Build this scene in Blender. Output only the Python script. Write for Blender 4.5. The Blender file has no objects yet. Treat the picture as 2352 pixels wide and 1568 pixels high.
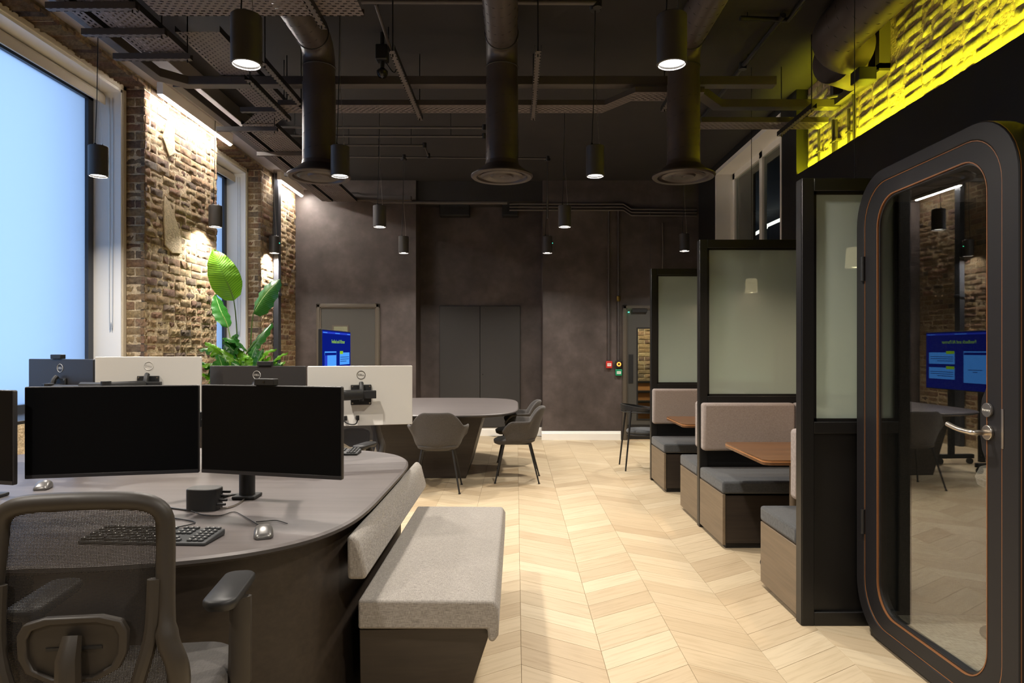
import bpy, math, random
from mathutils import Vector, Matrix

# ------------------------------------------------------------------ camera, world, exposure
SC = bpy.context.scene
COL = SC.collection
F, CX, CY, H = 1568.0, 1186.0, 803.0, 1.40        # focal length in px, vanishing point, eye height
cam_d = bpy.data.cameras.new('camera'); cam = bpy.data.objects.new('camera', cam_d); COL.objects.link(cam)
cam_d.sensor_width = 36.0; cam_d.lens = 36.0 * F / 2352.0
cam_d.shift_x = -(CX - 1176.0) / 2352.0; cam_d.shift_y = (CY - 784.0) / 2352.0
cam_d.clip_start = 0.05; cam_d.clip_end = 200
cam.location = (0, 0, H); cam.rotation_euler = (math.pi / 2, 0, 0)
SC.camera = cam
world = bpy.data.worlds.new('dusk_sky'); SC.world = world; world.use_nodes = True
wb = world.node_tree.nodes['Background']
wb.inputs[0].default_value = (0.38, 0.60, 1.0, 1); wb.inputs[1].default_value = 1.95
vs = SC.view_settings
vs.view_transform = 'Standard'; vs.look = 'None'; vs.exposure = 0.0; vs.gamma = 1.0; vs.use_curve_mapping = False
SC.cycles.use_denoising = True
SC.cycles.max_bounces = 8; SC.cycles.transparent_max_bounces = 16
SC.cycles.sample_clamp_indirect = 6.0
SC.cycles.caustics_reflective = False; SC.cycles.caustics_refractive = False

LAMP_W, BOOTH_W, STRIP_E, COVE_E = 33.0, 36.0, 220.0, 250.0
LAMP_C = (1.0, 0.92, 0.82)

# ------------------------------------------------------------------ helpers
def S(r, g, b):
    def l(c):
        c /= 255.0
        return c / 12.92 if c <= 0.04045 else ((c + 0.055) / 1.055) ** 2.4
    return (l(r), l(g), l(b))
def at(px, py, Y): return Vector(((px - CX) / F * Y, Y, H - (py - CY) / F * Y))
def onz(px, py, Z=0.0):
    Y = F * (H - Z) / (py - CY)
    return Vector(((px - CX) / F * Y, Y, Z))
def V(*a): return Vector(a)
RNG = random.Random(7)

def new_mat(name):
    m = bpy.data.materials.new(name); m.use_nodes = True
    nt = m.node_tree; return m, nt, nt.nodes, nt.links, nt.nodes['Principled BSDF']
def node(ns, t, **kw):
    n = ns.new(t)
    for k, v in kw.items(): setattr(n, k, v)
    return n
def math_n(nt, op, a, b=None, c=None):
    n = nt.nodes.new('ShaderNodeMath'); n.operation = op
    for i, x in enumerate((a, b, c)):
        if x is None: continue
        if isinstance(x, (int, float)): n.inputs[i].default_value = x
        else: nt.links.new(x, n.inputs[i])
    return n.outputs[0]
def ramp(nt, fac, stops, interp='LINEAR'):
    n = nt.nodes.new('ShaderNodeValToRGB'); n.color_ramp.interpolation = interp
    e = n.color_ramp.elements
    while len(e) < len(stops): e.new(0.5)
    for i, (p, c) in enumerate(stops): e[i].position = p; e[i].color = (*c, 1)
    nt.links.new(fac, n.inputs[0]); return n.outputs[0]
def mixc(nt, fac, a, b, mode='MIX'):
    n = nt.nodes.new('ShaderNodeMix'); n.data_type = 'RGBA'; n.blend_type = mode
    for i, x in ((0, fac), (6, a), (7, b)):
        if isinstance(x, (int, float)): n.inputs[i].default_value = x
        elif isinstance(x, tuple): n.inputs[i].default_value = (*x[:3], 1)
        else: nt.links.new(x, n.inputs[i])
    return n.outputs[2]
def noise_n(nt, vec, scale, detail=4, rough=0.55):
    n = nt.nodes.new('ShaderNodeTexNoise'); n.inputs['Scale'].default_value = scale
    n.inputs['Detail'].default_value = detail; n.inputs['Roughness'].default_value = rough
    if vec is not None: nt.links.new(vec, n.inputs['Vector'])
    return n.outputs[0]
def coord(nt, kind='Object', scale=None):
    tc = nt.nodes.new('ShaderNodeTexCoord'); o = tc.outputs[kind]
    if scale:
        mp = nt.nodes.new('ShaderNodeMapping'); mp.inputs['Scale'].default_value = scale
        nt.links.new(o, mp.inputs[0]); o = mp.outputs[0]
    return o
def bump_n(nt, h, bs, strength=0.3, dist=0.01):
    b = nt.nodes.new('ShaderNodeBump'); b.inputs['Strength'].default_value = strength; b.inputs['Distance'].default_value = dist
    nt.links.new(h, b.inputs['Height']); nt.links.new(b.outputs[0], bs.inputs['Normal'])
def pbr(name, col, rough=0.5, metal=0.0, var=None, bump=None, spec=None, coat=0.0, scale=None, sheen=0.0):
    m, nt, ns, lk, bs = new_mat(name)
    bs.inputs['Base Color'].default_value = (*col, 1); bs.inputs['Roughness'].default_value = rough
    bs.inputs['Metallic'].default_value = metal
    if spec is not None: bs.inputs['Specular IOR Level'].default_value = spec
    if coat: bs.inputs['Coat Weight'].default_value = coat; bs.inputs['Coat Roughness'].default_value = 0.15
    if sheen: bs.inputs['Sheen Weight'].default_value = sheen
    if var or bump: vec = coord(nt, 'Object', scale)
    if var:
        s, a = var
        c = ramp(nt, noise_n(nt, vec, s, 5), [(0.3, tuple(x * (1 - a) for x in col)), (0.7, tuple(min(1, x * (1 + a)) for x in col))])
        lk.new(c, bs.inputs['Base Color'])
    if bump: bump_n(nt, noise_n(nt, vec, bump[0], 4), bs, bump[1], bump[2] if len(bump) > 2 else 0.01)
    return m
def emit(name, col, e):
    m, nt, ns, lk, bs = new_mat(name); ns.remove(bs)
    em = ns.new('ShaderNodeEmission'); em.inputs[0].default_value = (*col, 1); em.inputs[1].default_value = e
    lk.new(em.outputs[0], ns['Material Output'].inputs[0]); return m
def tone(nt):
    oi = nt.nodes.new('ShaderNodeObjectInfo'); at_ = nt.nodes.new('ShaderNodeAttribute'); at_.attribute_name = 'tone'
    s = math_n(nt, 'ADD', oi.outputs['Random'], at_.outputs['Fac'])
    return math_n(nt, 'FRACT', s)
def cloth(name, a, b, sc=1.0):
    m, nt, ns, lk, bs = new_mat(name)
    n1 = noise_n(nt, coord(nt, 'Object', (60 * sc, 900 * sc, 900 * sc)), 1, 3)
    n2 = noise_n(nt, coord(nt, 'Object', (900 * sc, 60 * sc, 60 * sc)), 1, 3)
    f = math_n(nt, 'MULTIPLY', math_n(nt, 'ADD', n1, n2), 0.5)
    lk.new(ramp(nt, f, [(0.38, a), (0.62, b)]), bs.inputs['Base Color'])
    bs.inputs['Roughness'].default_value = 0.95; bs.inputs['Specular IOR Level'].default_value = 0.2
    bs.inputs['Sheen Weight'].default_value = 0.15
    bump_n(nt, f, bs, 0.35, 0.003); return m
def wood(name, dark, light, rough=0.4, axis=0, sc=1.0, coat=0.0):
    m, nt, ns, lk, bs = new_mat(name)
    st = [45 * sc, 45 * sc, 45 * sc]; st[axis] = 2.2 * sc
    n = noise_n(nt, coord(nt, 'Object', tuple(st)), 1, 6, 0.6)
    lk.new(ramp(nt, n, [(0.3, dark), (0.7, light)]), bs.inputs['Base Color'])
    bs.inputs['Roughness'].default_value = rough
    if coat: bs.inputs['Coat Weight'].default_value = coat
    bump_n(nt, n, bs, 0.12, 0.002); return m
def brick_mat(name, pal):
    m, nt, ns, lk, bs = new_mat(name)
    t = tone(nt); vec = coord(nt, 'Object')
    base = ramp(nt, t, [(i / (len(pal) - 1), c) for i, c in enumerate(pal)])
    geo = ns.new('ShaderNodeNewGeometry')
    n = noise_n(nt, geo.outputs['Position'], 38, 6, 0.7)
    c = mixc(nt, 1.0, base, ramp(nt, n, [(0.3, (0.55, 0.52, 0.5)), (0.62, (1.15, 1.15, 1.1))]), 'MULTIPLY')
    n2 = noise_n(nt, geo.outputs['Position'], 9, 4)
    c = mixc(nt, ramp(nt, n2, [(0.52, (0, 0, 0)), (0.72, (0.55, 0.55, 0.55))]), c, S(205, 185, 150))
    lk.new(c, bs.inputs['Base Color']); bs.inputs['Roughness'].default_value = 0.9
    bump_n(nt, noise_n(nt, geo.outputs['Position'], 70, 8, 0.85), bs, 1.0, 0.03); return m
def frosted(name, col, rough=0.45, trans=0.55):
    m, nt, ns, lk, bs = new_mat(name); ns.remove(bs)
    rf = ns.new('ShaderNodeBsdfRefraction'); rf.inputs['Roughness'].default_value = rough; rf.inputs['IOR'].default_value = 1.02
    rf.inputs['Color'].default_value = (*col, 1)
    tr = ns.new('ShaderNodeBsdfTranslucent'); tr.inputs[0].default_value = (*col, 1)
    df = ns.new('ShaderNodeBsdfDiffuse'); df.inputs[0].default_value = (*col, 1)
    gl = ns.new('ShaderNodeBsdfGlossy'); gl.inputs['Roughness'].default_value = 0.28; gl.inputs[0].default_value = (0.9, 0.95, 0.92, 1)
    m1 = ns.new('ShaderNodeMixShader'); m1.inputs[0].default_value = trans; lk.new(rf.outputs[0], m1.inputs[1]); lk.new(tr.outputs[0], m1.inputs[2])
    m2 = ns.new('ShaderNodeMixShader'); m2.inputs[0].default_value = 0.25; lk.new(m1.outputs[0], m2.inputs[1]); lk.new(df.outputs[0], m2.inputs[2])
    fr = ns.new('ShaderNodeFresnel'); fr.inputs[0].default_value = 1.5
    m3 = ns.new('ShaderNodeMixShader'); lk.new(fr.outputs[0], m3.inputs[0]); lk.new(m2.outputs[0], m3.inputs[1]); lk.new(gl.outputs[0], m3.inputs[2])
    lk.new(m3.outputs[0], ns['Material Output'].inputs[0]); return m
def clear_glass(name, tint, ior=1.55):
    m, nt, ns, lk, bs = new_mat(name); ns.remove(bs)
    tr = ns.new('ShaderNodeBsdfTransparent'); tr.inputs[0].default_value = (*tint, 1)
    gl = ns.new('ShaderNodeBsdfGlossy'); gl.inputs['Roughness'].default_value = 0.0; gl.inputs[0].default_value = (1, 1, 1, 1)
    fr = ns.new('ShaderNodeFresnel'); ge = ns.new('ShaderNodeNewGeometry')
    lk.new(math_n(nt, 'MULTIPLY_ADD', ge.outputs['Backfacing'], 1.0 / ior - ior, ior), fr.inputs[0])
    mx = ns.new('ShaderNodeMixShader'); lk.new(fr.outputs[0], mx.inputs[0]); lk.new(tr.outputs[0], mx.inputs[1]); lk.new(gl.outputs[0], mx.inputs[2])
    lk.new(mx.outputs[0], ns['Material Output'].inputs[0]); return m
def perforated(name, col, along=0, across=1, pu=0.05, pv=0.03):
    """sheet metal with rows of real see-through slots"""
    m, nt, ns, lk, bs = new_mat(name)
    bs.inputs['Base Color'].default_value = (*col, 1); bs.inputs['Roughness'].default_value = 0.55
    sp = ns.new('ShaderNodeSeparateXYZ'); lk.new(coord(nt, 'Object'), sp.inputs[0])
    u = math_n(nt, 'DIVIDE', sp.outputs[along], pu); v = math_n(nt, 'DIVIDE', sp.outputs[across], pv)
    odd = math_n(nt, 'MULTIPLY', math_n(nt, 'FLOORED_MODULO', math_n(nt, 'FLOOR', v), 2.0), 0.5)
    fu = math_n(nt, 'FRACT', math_n(nt, 'ADD', u, odd)); fv = math_n(nt, 'FRACT', v)
    a = math_n(nt, 'LESS_THAN', math_n(nt, 'ABSOLUTE', math_n(nt, 'SUBTRACT', fu, 0.5)), 0.26)
    b = math_n(nt, 'LESS_THAN', math_n(nt, 'ABSOLUTE', math_n(nt, 'SUBTRACT', fv, 0.5)), 0.2)
    hole = math_n(nt, 'MULTIPLY', a, b)
    lk.new(math_n(nt, 'SUBTRACT', 1.0, hole), bs.inputs['Alpha']); return m

# ------------------------------------------------------------------ mesh builder
class MB:
    def __init__(s): s.v = []; s.f = []; s.uv = None; s.tone = None
    def add(s, vs_, fs):
        o = len(s.v); s.v += [tuple(p) for p in vs_]; s.f += [tuple(i + o for i in f) for f in fs]; return s
    def hexa(s, p):   # 4 bottom (ccw) + 4 top
        return s.add(p, [(3, 2, 1, 0), (4, 5, 6, 7), (0, 1, 5, 4), (1, 2, 6, 5), (2, 3, 7, 6), (3, 0, 4, 7)])
    def box(s, x0, x1, y0, y1, z0, z1):
        return s.hexa([(x0, y0, z0), (x1, y0, z0), (x1, y1, z0), (x0, y1, z0), (x0, y0, z1), (x1, y0, z1), (x1, y1, z1), (x0, y1, z1)])
    def prism(s, poly, d0, d1, fn=None):
        """polygon (a,b) swept from d0 to d1; fn(a,b,d)->xyz"""
        fn = fn or (lambda a, b, d: (a, b, d)); n = len(poly)
        vs_ = [fn(a, b, d0) for a, b in poly] + [fn(a, b, d1) for a, b in poly]
        fs = [tuple(range(n))[::-1], tuple(range(n, 2 * n))] + [(i, (i + 1) % n, n + (i + 1) % n, n + i) for i in range(n)]
        return s.add(vs_, fs)
    def loft(s, loops, cap=True, closed=False):
        n = len(loops[0]); vs_ = [p for l in loops for p in l]; fs = []
        m = len(loops)
        for k in range(m if closed else m - 1):
            a, b = k * n, ((k + 1) % m) * n
            fs += [(a + i, a + (i + 1) % n, b + (i + 1) % n, b + i) for i in range(n)]
        if cap and not closed: fs += [tuple(range(n))[::-1], tuple(range((m - 1) * n, m * n))]
        return s.add(vs_, fs)
    def ring(s, out, inn, d0, d1, fn):
        """frame between two loops of equal count, from depth d0 to d1"""
        L = [[fn(a, b, d0) for a, b in out], [fn(a, b, d1) for a, b in out], [fn(a, b, d1) for a, b in inn], [fn(a, b, d0) for a, b in inn]]
        return s.loft(L, closed=True)
    def tube(s, path, r, n=10, closed=False, flat=1.0):
        P = [Vector(p) for p in path]; m = len(P)
        R = r if isinstance(r, (list, tuple)) else [r] * m
        loops = []; up = None
        for i in range(m):
            if closed: t = P[(i + 1) % m] - P[i - 1]
            else: t = P[min(i + 1, m - 1)] - P[max(i - 1, 0)]
            if t.length < 1e-9: t = Vector((0, 0, 1))
            t.normalize()
            if up is None:
                up = Vector((0, 0, 1)) if abs(t.z) < 0.9 else Vector((1, 0, 0))
            u = up - t * up.dot(t)
            if u.length < 1e-6: u = t.orthogonal()
            u.normalize(); w = t.cross(u); up = u
            loops.append([P[i] + (u * math.cos(2 * math.pi * k / n) * flat + w * math.sin(2 * math.pi * k / n)) * R[i] for k in range(n)])
        return s.loft(loops, cap=True, closed=closed)
    def lathe(s, prof, n=24, o=(0, 0, 0), caps=True):
        loops = [[(o[0] + r * math.cos(2 * math.pi * k / n), o[1] + r * math.sin(2 * math.pi * k / n), o[2] + z) for k in range(n)] for r, z in prof]
        return s.loft(loops, cap=caps)
    def build(s, name, mat, parent=None, bevel=0.0, seg=2, smooth=True, world=True, angle=35, sub=0):
        off = Vector((0, 0, 0))
        if parent is not None and world:
            p = parent
            while p is not None: off += p.location; p = p.parent
        me = bpy.data.meshes.new(name)
        me.from_pydata([tuple(Vector(p) - off) for p in s.v], [], s.f); me.update()
        if s.uv is not None:
            l = me.uv_layers.new(name='UVMap')
            for i, p in enumerate(me.polygons):
                for k, li in enumerate(p.loop_indices): l.data[li].uv = s.uv[i][k]
        if s.tone is not None:
            a = me.attributes.new('tone', 'FLOAT', 'FACE')
            for i, t in enumerate(s.tone): a.data[i].value = t
        me.materials.append(mat)
        if smooth:
            for p in me.polygons: p.use_smooth = True
            me.set_sharp_from_angle(angle=math.radians(angle))
        o = bpy.data.objects.new(name, me); COL.objects.link(o)
        if parent is not None: o.parent = parent
        if sub:
            m = o.modifiers.new('s', 'SUBSURF'); m.levels = sub; m.render_levels = sub
        if bevel:
            m = o.modifiers.new('b', 'BEVEL'); m.width = bevel; m.segments = seg; m.limit_method = 'ANGLE'; m.angle_limit = math.radians(40)
            m.harden_normals = False
        return o
def tag(o, label, cat=None, group=None, kind=None):
    o['label'] = label
    if cat: o['category'] = cat
    if group: o['group'] = group
    if kind: o['kind'] = kind
    return o
def struct(o, label=None):
    o['kind'] = 'structure'
    if label: o['label'] = label
    return o
def thing(name, label, cat, loc=(0, 0, 0), rz=0.0, group=None):
    o = bpy.data.objects.new(name, None); COL.objects.link(o); o.empty_display_size = 0.1
    o.location = loc; o.rotation_euler = (0, 0, rz)
    return tag(o, label, cat, group)
def copy_tree(o, parent=None, **kw):
    c = o.copy(); COL.objects.link(c); c.parent = parent
    for ch in list(o.children): copy_tree(ch, c)
    for k, v in kw.items():
        if k == 'loc': c.location = v
        elif k == 'rz': c.rotation_euler = (0, 0, v)
        else: c[k] = v
    return c
def rrect(a0, a1, b0, b1, r, n=6):
    P = []
    for cx, cy, s0 in ((a1 - r, b1 - r, 0), (a0 + r, b1 - r, 90), (a0 + r, b0 + r, 180), (a1 - r, b0 + r, 270)):
        for k in range(n + 1):
            t = math.radians(s0 + 90.0 * k / n); P.append((cx + r * math.cos(t), cy + r * math.sin(t)))
    return P
def smooth_path(P, k=6):
    P = [Vector(p) for p in P]; out = []
    for i in range(len(P) - 1):
        p0, p1, p2, p3 = P[max(i - 1, 0)], P[i], P[i + 1], P[min(i + 2, len(P) - 1)]
        for j in range(k):
            t = j / k
            out.append(0.5 * ((2 * p1) + (p2 - p0) * t + (2 * p0 - 5 * p1 + 4 * p2 - p3) * t * t + (3 * p1 - p0 - 3 * p2 + p3) * t ** 3))
    return out + [P[-1]]
def text(name, body, size, mat, parent, loc, rot, align='CENTER', ext=0.0004):
    c = bpy.data.curves.new(name, 'FONT'); c.body = body; c.size = size; c.align_x = align; c.align_y = 'CENTER'; c.extrude = ext
    c.materials.append(mat)
    o = bpy.data.objects.new(name, c); COL.objects.link(o); bpy.context.view_layer.update()
    me = bpy.data.meshes.new_from_object(o.evaluated_get(bpy.context.evaluated_depsgraph_get())); bpy.data.objects.remove(o)
    if not me.materials: me.materials.append(mat)
    o = bpy.data.objects.new(name, me); COL.objects.link(o)
    o.parent = parent; o.location = loc; o.rotation_euler = rot; return o

# ------------------------------------------------------------------ materials
M = {}
M['ceil'] = pbr('black_ceiling_paint', S(36, 32, 30), 0.8, var=(3, 0.15))
M['black'] = pbr('black_metal', S(30, 29, 29), 0.45, spec=0.4)
M['satin'] = pbr('satin_black_lacquer', S(15, 14, 14), 0.4, bump=(40, 0.02, 0.002))
M['pod'] = pbr('anthracite_lacquer', S(33, 32, 34), 0.48, spec=0.25, bump=(300, 0.03, 0.001))
M['lamp'] = pbr('lamp_black', S(58, 55, 53), 0.5)
M['duct'] = pbr('painted_duct', S(70, 62, 59), 0.42, metal=0.1, var=(6, 0.12))
M['seam'] = pbr('duct_seam', S(40, 37, 36), 0.5)
M['strut'] = pbr('painted_channel', S(70, 64, 62), 0.5)
M['strutp'] = perforated('slotted_channel', S(84, 77, 75), 1, 0, 0.05, 0.042)
M['strutpx'] = perforated('slotted_channel_x', S(84, 77, 75), 0, 1, 0.05, 0.042)
M['tray_y'] = perforated('perforated_tray_y', S(100, 91, 90), 1, 0, 0.05, 0.03)
M['tray_x'] = perforated('perforated_tray_x', S(100, 91, 90), 0, 1, 0.05, 0.03)
M['white'] = pbr('white_gloss_paint', S(240, 237, 230), 0.35)
M['offw'] = pbr('cream_plaster', S(196, 186, 166), 0.7)
M['plaster'] = pbr('soffit_plaster', S(150, 142, 142), 0.75, var=(4, 0.06))
M['mortar'] = pbr('lime_mortar', S(190, 170, 138), 0.95, var=(25, 0.3), bump=(40, 0.8, 0.02))
M['patch'] = pbr('old_plaster_patch', S(196, 178, 146), 0.9, var=(30, 0.2), bump=(60, 0.6, 0.01))
STOCK = [S(188, 158, 112), S(166, 126, 96), S(204, 178, 134), S(150, 112, 92), S(134, 118, 104), S(194, 164, 122), S(176, 132, 108), S(208, 184, 142)]
M['brick'] = brick_mat('stock_brick', STOCK)
M['ybrick'] = brick_mat('pale_stock_brick', [S(222, 212, 184), S(204, 192, 162), S(226, 216, 190), S(190, 176, 148), S(214, 204, 174)])
M['steel'] = pbr('brushed_steel', S(205, 196, 184), 0.28, metal=1.0)
M['alu'] = pbr('silver_monitor', S(222, 219, 212), 0.4, metal=0.35)
M['mon'] = pbr('black_monitor_shell', S(44, 42, 42), 0.42, bump=(400, 0.05, 0.001))
M['screen'] = pbr('dark_screen', S(6, 7, 10), 0.4, spec=0.12)
M['bezel'] = pbr('screen_bezel', S(40, 40, 44), 0.35)
M['logo'] = pbr('logo_silver', S(220, 218, 212), 0.3, metal=0.4)
M['logod'] = pbr('logo_dark', S(70, 66, 60), 0.4)
M['deskw'] = wood('grey_brown_laminate', S(86, 80, 79), S(101, 94, 92), 0.42, 0, 0.6)
M['desk_edge'] = pbr('desk_edge_band', S(62, 58, 56), 0.4)
M['dwood'] = wood('dark_stained_oak', S(38, 31, 25), S(52, 43, 35), 0.5, 0, 1.0)
M['bronze'] = wood('bronze_oak_panel', S(108, 94, 76), S(124, 108, 88), 0.5, 1, 1.0)
M['walnut'] = wood('walnut', S(74, 48, 28), S(122, 84, 52), 0.32, 0, 0.8, 0.2)
M['fab_l'] = cloth('pale_grey_tweed', S(112, 107, 102), S(168, 162, 154))
M['fab_b'] = cloth('warm_grey_tweed', S(128, 118, 114), S(160, 150, 145))
M['fab_d'] = cloth('charcoal_wool', S(60, 62, 64), S(86, 88, 90))
M['fab_c'] = cloth('chair_grey_wool', S(60, 57, 55), S(84, 80, 77))
M['felt'] = cloth('black_felt', S(34, 35, 36), S(52, 53, 54))
M['carpet'] = cloth('grey_carpet', S(124, 119, 108), S(186, 179, 165), 0.5)
M['oak_line'] = pbr('bare_ply_edge', S(176, 122, 76), 0.45); M['ply'] = pbr('pod_ply_line', S(134, 88, 52), 0.4)
M['plastic'] = pbr('warm_grey_plastic', S(46, 40, 33), 0.5, bump=(500, 0.08, 0.001))
M['rubber'] = pbr('black_plastic', S(26, 26, 27), 0.5)
M['glossb'] = pbr('gloss_black', S(20, 20, 21), 0.2)
M['mouse'] = pbr('mouse_grey', S(112, 110, 108), 0.3, metal=0.5)
M['keys'] = pbr('key_caps', S(58, 60, 62), 0.5)
M['keyprint'] = pbr('key_print', S(215, 215, 210), 0.6)
M['wallplaster'] = None
M['blackwall'] = pbr('black_wall', S(17, 15, 13), 0.6, var=(2, 0.15))
M['cup'] = pbr('grey_cupboard', S(54, 52, 51), 0.5)
M['door'] = pbr('door_grey', S(70, 68, 64), 0.45)
M['frame'] = pbr('door_frame_grey', S(88, 80, 70), 0.4)
M['red'] = pbr('alarm_red', S(200, 50, 44), 0.4)
M['green'] = pbr('release_green', S(20, 140, 96), 0.4)
M['paper'] = pbr('white_label', S(235, 232, 225), 0.6)
M['led_g'] = emit('green_led', (0.05, 1.0, 0.45), 6.0)
M['led_o'] = emit('orange_ring', (1.0, 0.22, 0.03), 5.0)
M['leaf'] = None
M['soil'] = pbr('potting_soil', S(46, 36, 28), 0.95, bump=(60, 0.8, 0.02))
M['stem'] = pbr('leaf_stalk', S(84, 110, 46), 0.5)
M['planter'] = pbr('dark_planter', S(48, 44, 42), 0.5)
M['frost'] = frosted('frosted_glass', (0.83, 0.94, 0.87), 0.2, 0.5)
M['podglass'] = clear_glass('pod_glass', (0.93, 0.94, 0.92), 1.85)
M['glass'] = clear_glass('window_glass', (0.72, 0.78, 0.76), 1.5)
M['lampdisc'] = emit('lamp_diffuser', (1.0, 0.95, 0.88), 6.0)
M['strip'] = emit('led_tube', (1.0, 0.93, 0.86), STRIP_E)
M['strip2'] = emit('far_tube', (1.0, 0.92, 0.82), 4.0)
M['cove'] = emit('yellow_led_strip', (0.95, 0.93, 0.02), COVE_E)
M['shade'] = emit('glowing_shade', (1.0, 0.66, 0.42), 1.4)
M['winframe'] = pbr('anthracite_window_frame', S(52, 55, 62), 0.4)

def _wall():
    m, nt, ns, lk, bs = new_mat('brown_polished_plaster')
    v = coord(nt, 'Object')
    n = noise_n(nt, v, 1.6, 8, 0.62); n2 = noise_n(nt, v, 5.0, 6, 0.6)
    f = math_n(nt, 'ADD', math_n(nt, 'MULTIPLY', n, 0.7), math_n(nt, 'MULTIPLY', n2, 0.3))
    lk.new(ramp(nt, f, [(0.36, S(57, 49, 46)), (0.5, S(73, 64, 61)), (0.66, S(92, 82, 79))]), bs.inputs['Base Color'])
    bs.inputs['Roughness'].default_value = 0.55; bump_n(nt, n2, bs, 0.1, 0.005); return m
M['wallplaster'] = _wall()
def _leaf(name, a, b, c):
    m, nt, ns, lk, bs = new_mat(name)
    uv = coord(nt, 'UV'); sp = ns.new('ShaderNodeSeparateXYZ'); lk.new(uv, sp.inputs[0])
    vd = math_n(nt, 'ABSOLUTE', math_n(nt, 'SUBTRACT', sp.outputs[0], 0.5))
    ve = math_n(nt, 'SINE', math_n(nt, 'ADD', math_n(nt, 'MULTIPLY', sp.outputs[1], 150.0), math_n(nt, 'MULTIPLY', vd, -40.0)))
    f = math_n(nt, 'MULTIPLY_ADD', ve, 0.25, 0.5)
    col = ramp(nt, f, [(0.2, a), (0.8, b)])
    mid = math_n(nt, 'LESS_THAN', vd, 0.018)
    lk.new(mixc(nt, mid, col, c), bs.inputs['Base Color'])
    bs.inputs['Roughness'].default_value = 0.3
    tr = ns.new('ShaderNodeBsdfTranslucent'); lk.new(col, tr.inputs[0])
    mx = ns.new('ShaderNodeMixShader'); mx.inputs[0].default_value = 0.35
    lk.new(bs.outputs[0], mx.inputs[1]); lk.new(tr.outputs[0], mx.inputs[2]); lk.new(mx.outputs[0], ns['Material Output'].inputs[0])
    bump_n(nt, ve, bs, 0.15, 0.003); return m
M['leaf'] = _leaf('banana_leaf', S(78, 136, 24), S(122, 178, 44), S(90, 140, 40))
M['leaf2'] = _leaf('dark_leaf', S(30, 84, 26), S(52, 112, 40), S(160, 190, 130))
def _floor():
    m, nt, ns, lk, bs = new_mat('pale_oak_planks')
    t = tone(nt); uv = coord(nt, 'UV')
    oi = ns.new('ShaderNodeVectorMath'); oi.operation = 'ADD'; lk.new(uv, oi.inputs[0])
    cb = ns.new('ShaderNodeCombineXYZ'); lk.new(math_n(nt, 'MULTIPLY', t, 37.0), cb.inputs[0]); lk.new(math_n(nt, 'MULTIPLY', t, 11.0), cb.inputs[1]); lk.new(cb.outputs[0], oi.inputs[1])
    mp = ns.new('ShaderNodeMapping'); mp.inputs['Scale'].default_value = (3.5, 45, 1); lk.new(oi.outputs[0], mp.inputs[0])
    g = noise_n(nt, mp.outputs[0], 1.0, 6, 0.6)
    base = ramp(nt, t, [(0.0, S(184, 164, 134)), (0.3, S(202, 185, 155)), (0.6, S(194, 175, 145)), (0.85, S(208, 192, 163)), (1.0, S(178, 157, 126))])
    c = mixc(nt, 1.0, base, ramp(nt, g, [(0.28, (0.8, 0.76, 0.70)), (0.5, (0.98, 0.97, 0.96)), (0.75, (1.04, 1.03, 1.02))]), 'MULTIPLY')
    lk.new(c, bs.inputs['Base Color']); bs.inputs['Roughness'].default_value = 0.42; bs.inputs['Specular IOR Level'].default_value = 0.35
    bump_n(nt, g, bs, 0.06, 0.002); return m
M['plank'] = _floor()
def _mesh_fabric():
    m, nt, ns, lk, bs = new_mat('chair_mesh_net')
    bs.inputs['Base Color'].default_value = (*S(40, 36, 34), 1); bs.inputs['Roughness'].default_value = 0.7
    sp = ns.new('ShaderNodeSeparateXYZ'); lk.new(coord(nt, 'Object'), sp.inputs[0])
    a = math_n(nt, 'FRACT', math_n(nt, 'MULTIPLY', sp.outputs[2], 300.0)); b = math_n(nt, 'FRACT', math_n(nt, 'MULTIPLY', sp.outputs[0], 300.0))
    h = math_n(nt, 'MULTIPLY', math_n(nt, 'GREATER_THAN', a, 0.6), math_n(nt, 'GREATER_THAN', b, 0.4))
    lk.new(math_n(nt, 'SUBTRACT', 1.0, h), bs.inputs['Alpha']); return m
M['net'] = _mesh_fabric()

# ------------------------------------------------------------------ room dimensions
CEIL, YB, YR, YN = 4.03, 10.6, 11.12, -2.6      # ceiling, back wall, back recess, added wall behind the camera
XL, XLR, XR = -3.42, -3.62, 2.83               # pier face, window reveal plane, black wall face
XP = 1.72                                       # phone pod front

# ---- ceiling
struct(MB().box(-4.3, 3.4, YN, 11.4, CEIL, CEIL + 0.15).build('ceiling', M['ceil'], smooth=False), 'black painted concrete ceiling slab above the services')
struct(MB().box(XL, -3.0, 1.0, YB, 3.88, CEIL - 0.001).build('ceiling_bulkhead', M['plaster'], bevel=0.004), 'pale lowered soffit running along the window wall')
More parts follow.
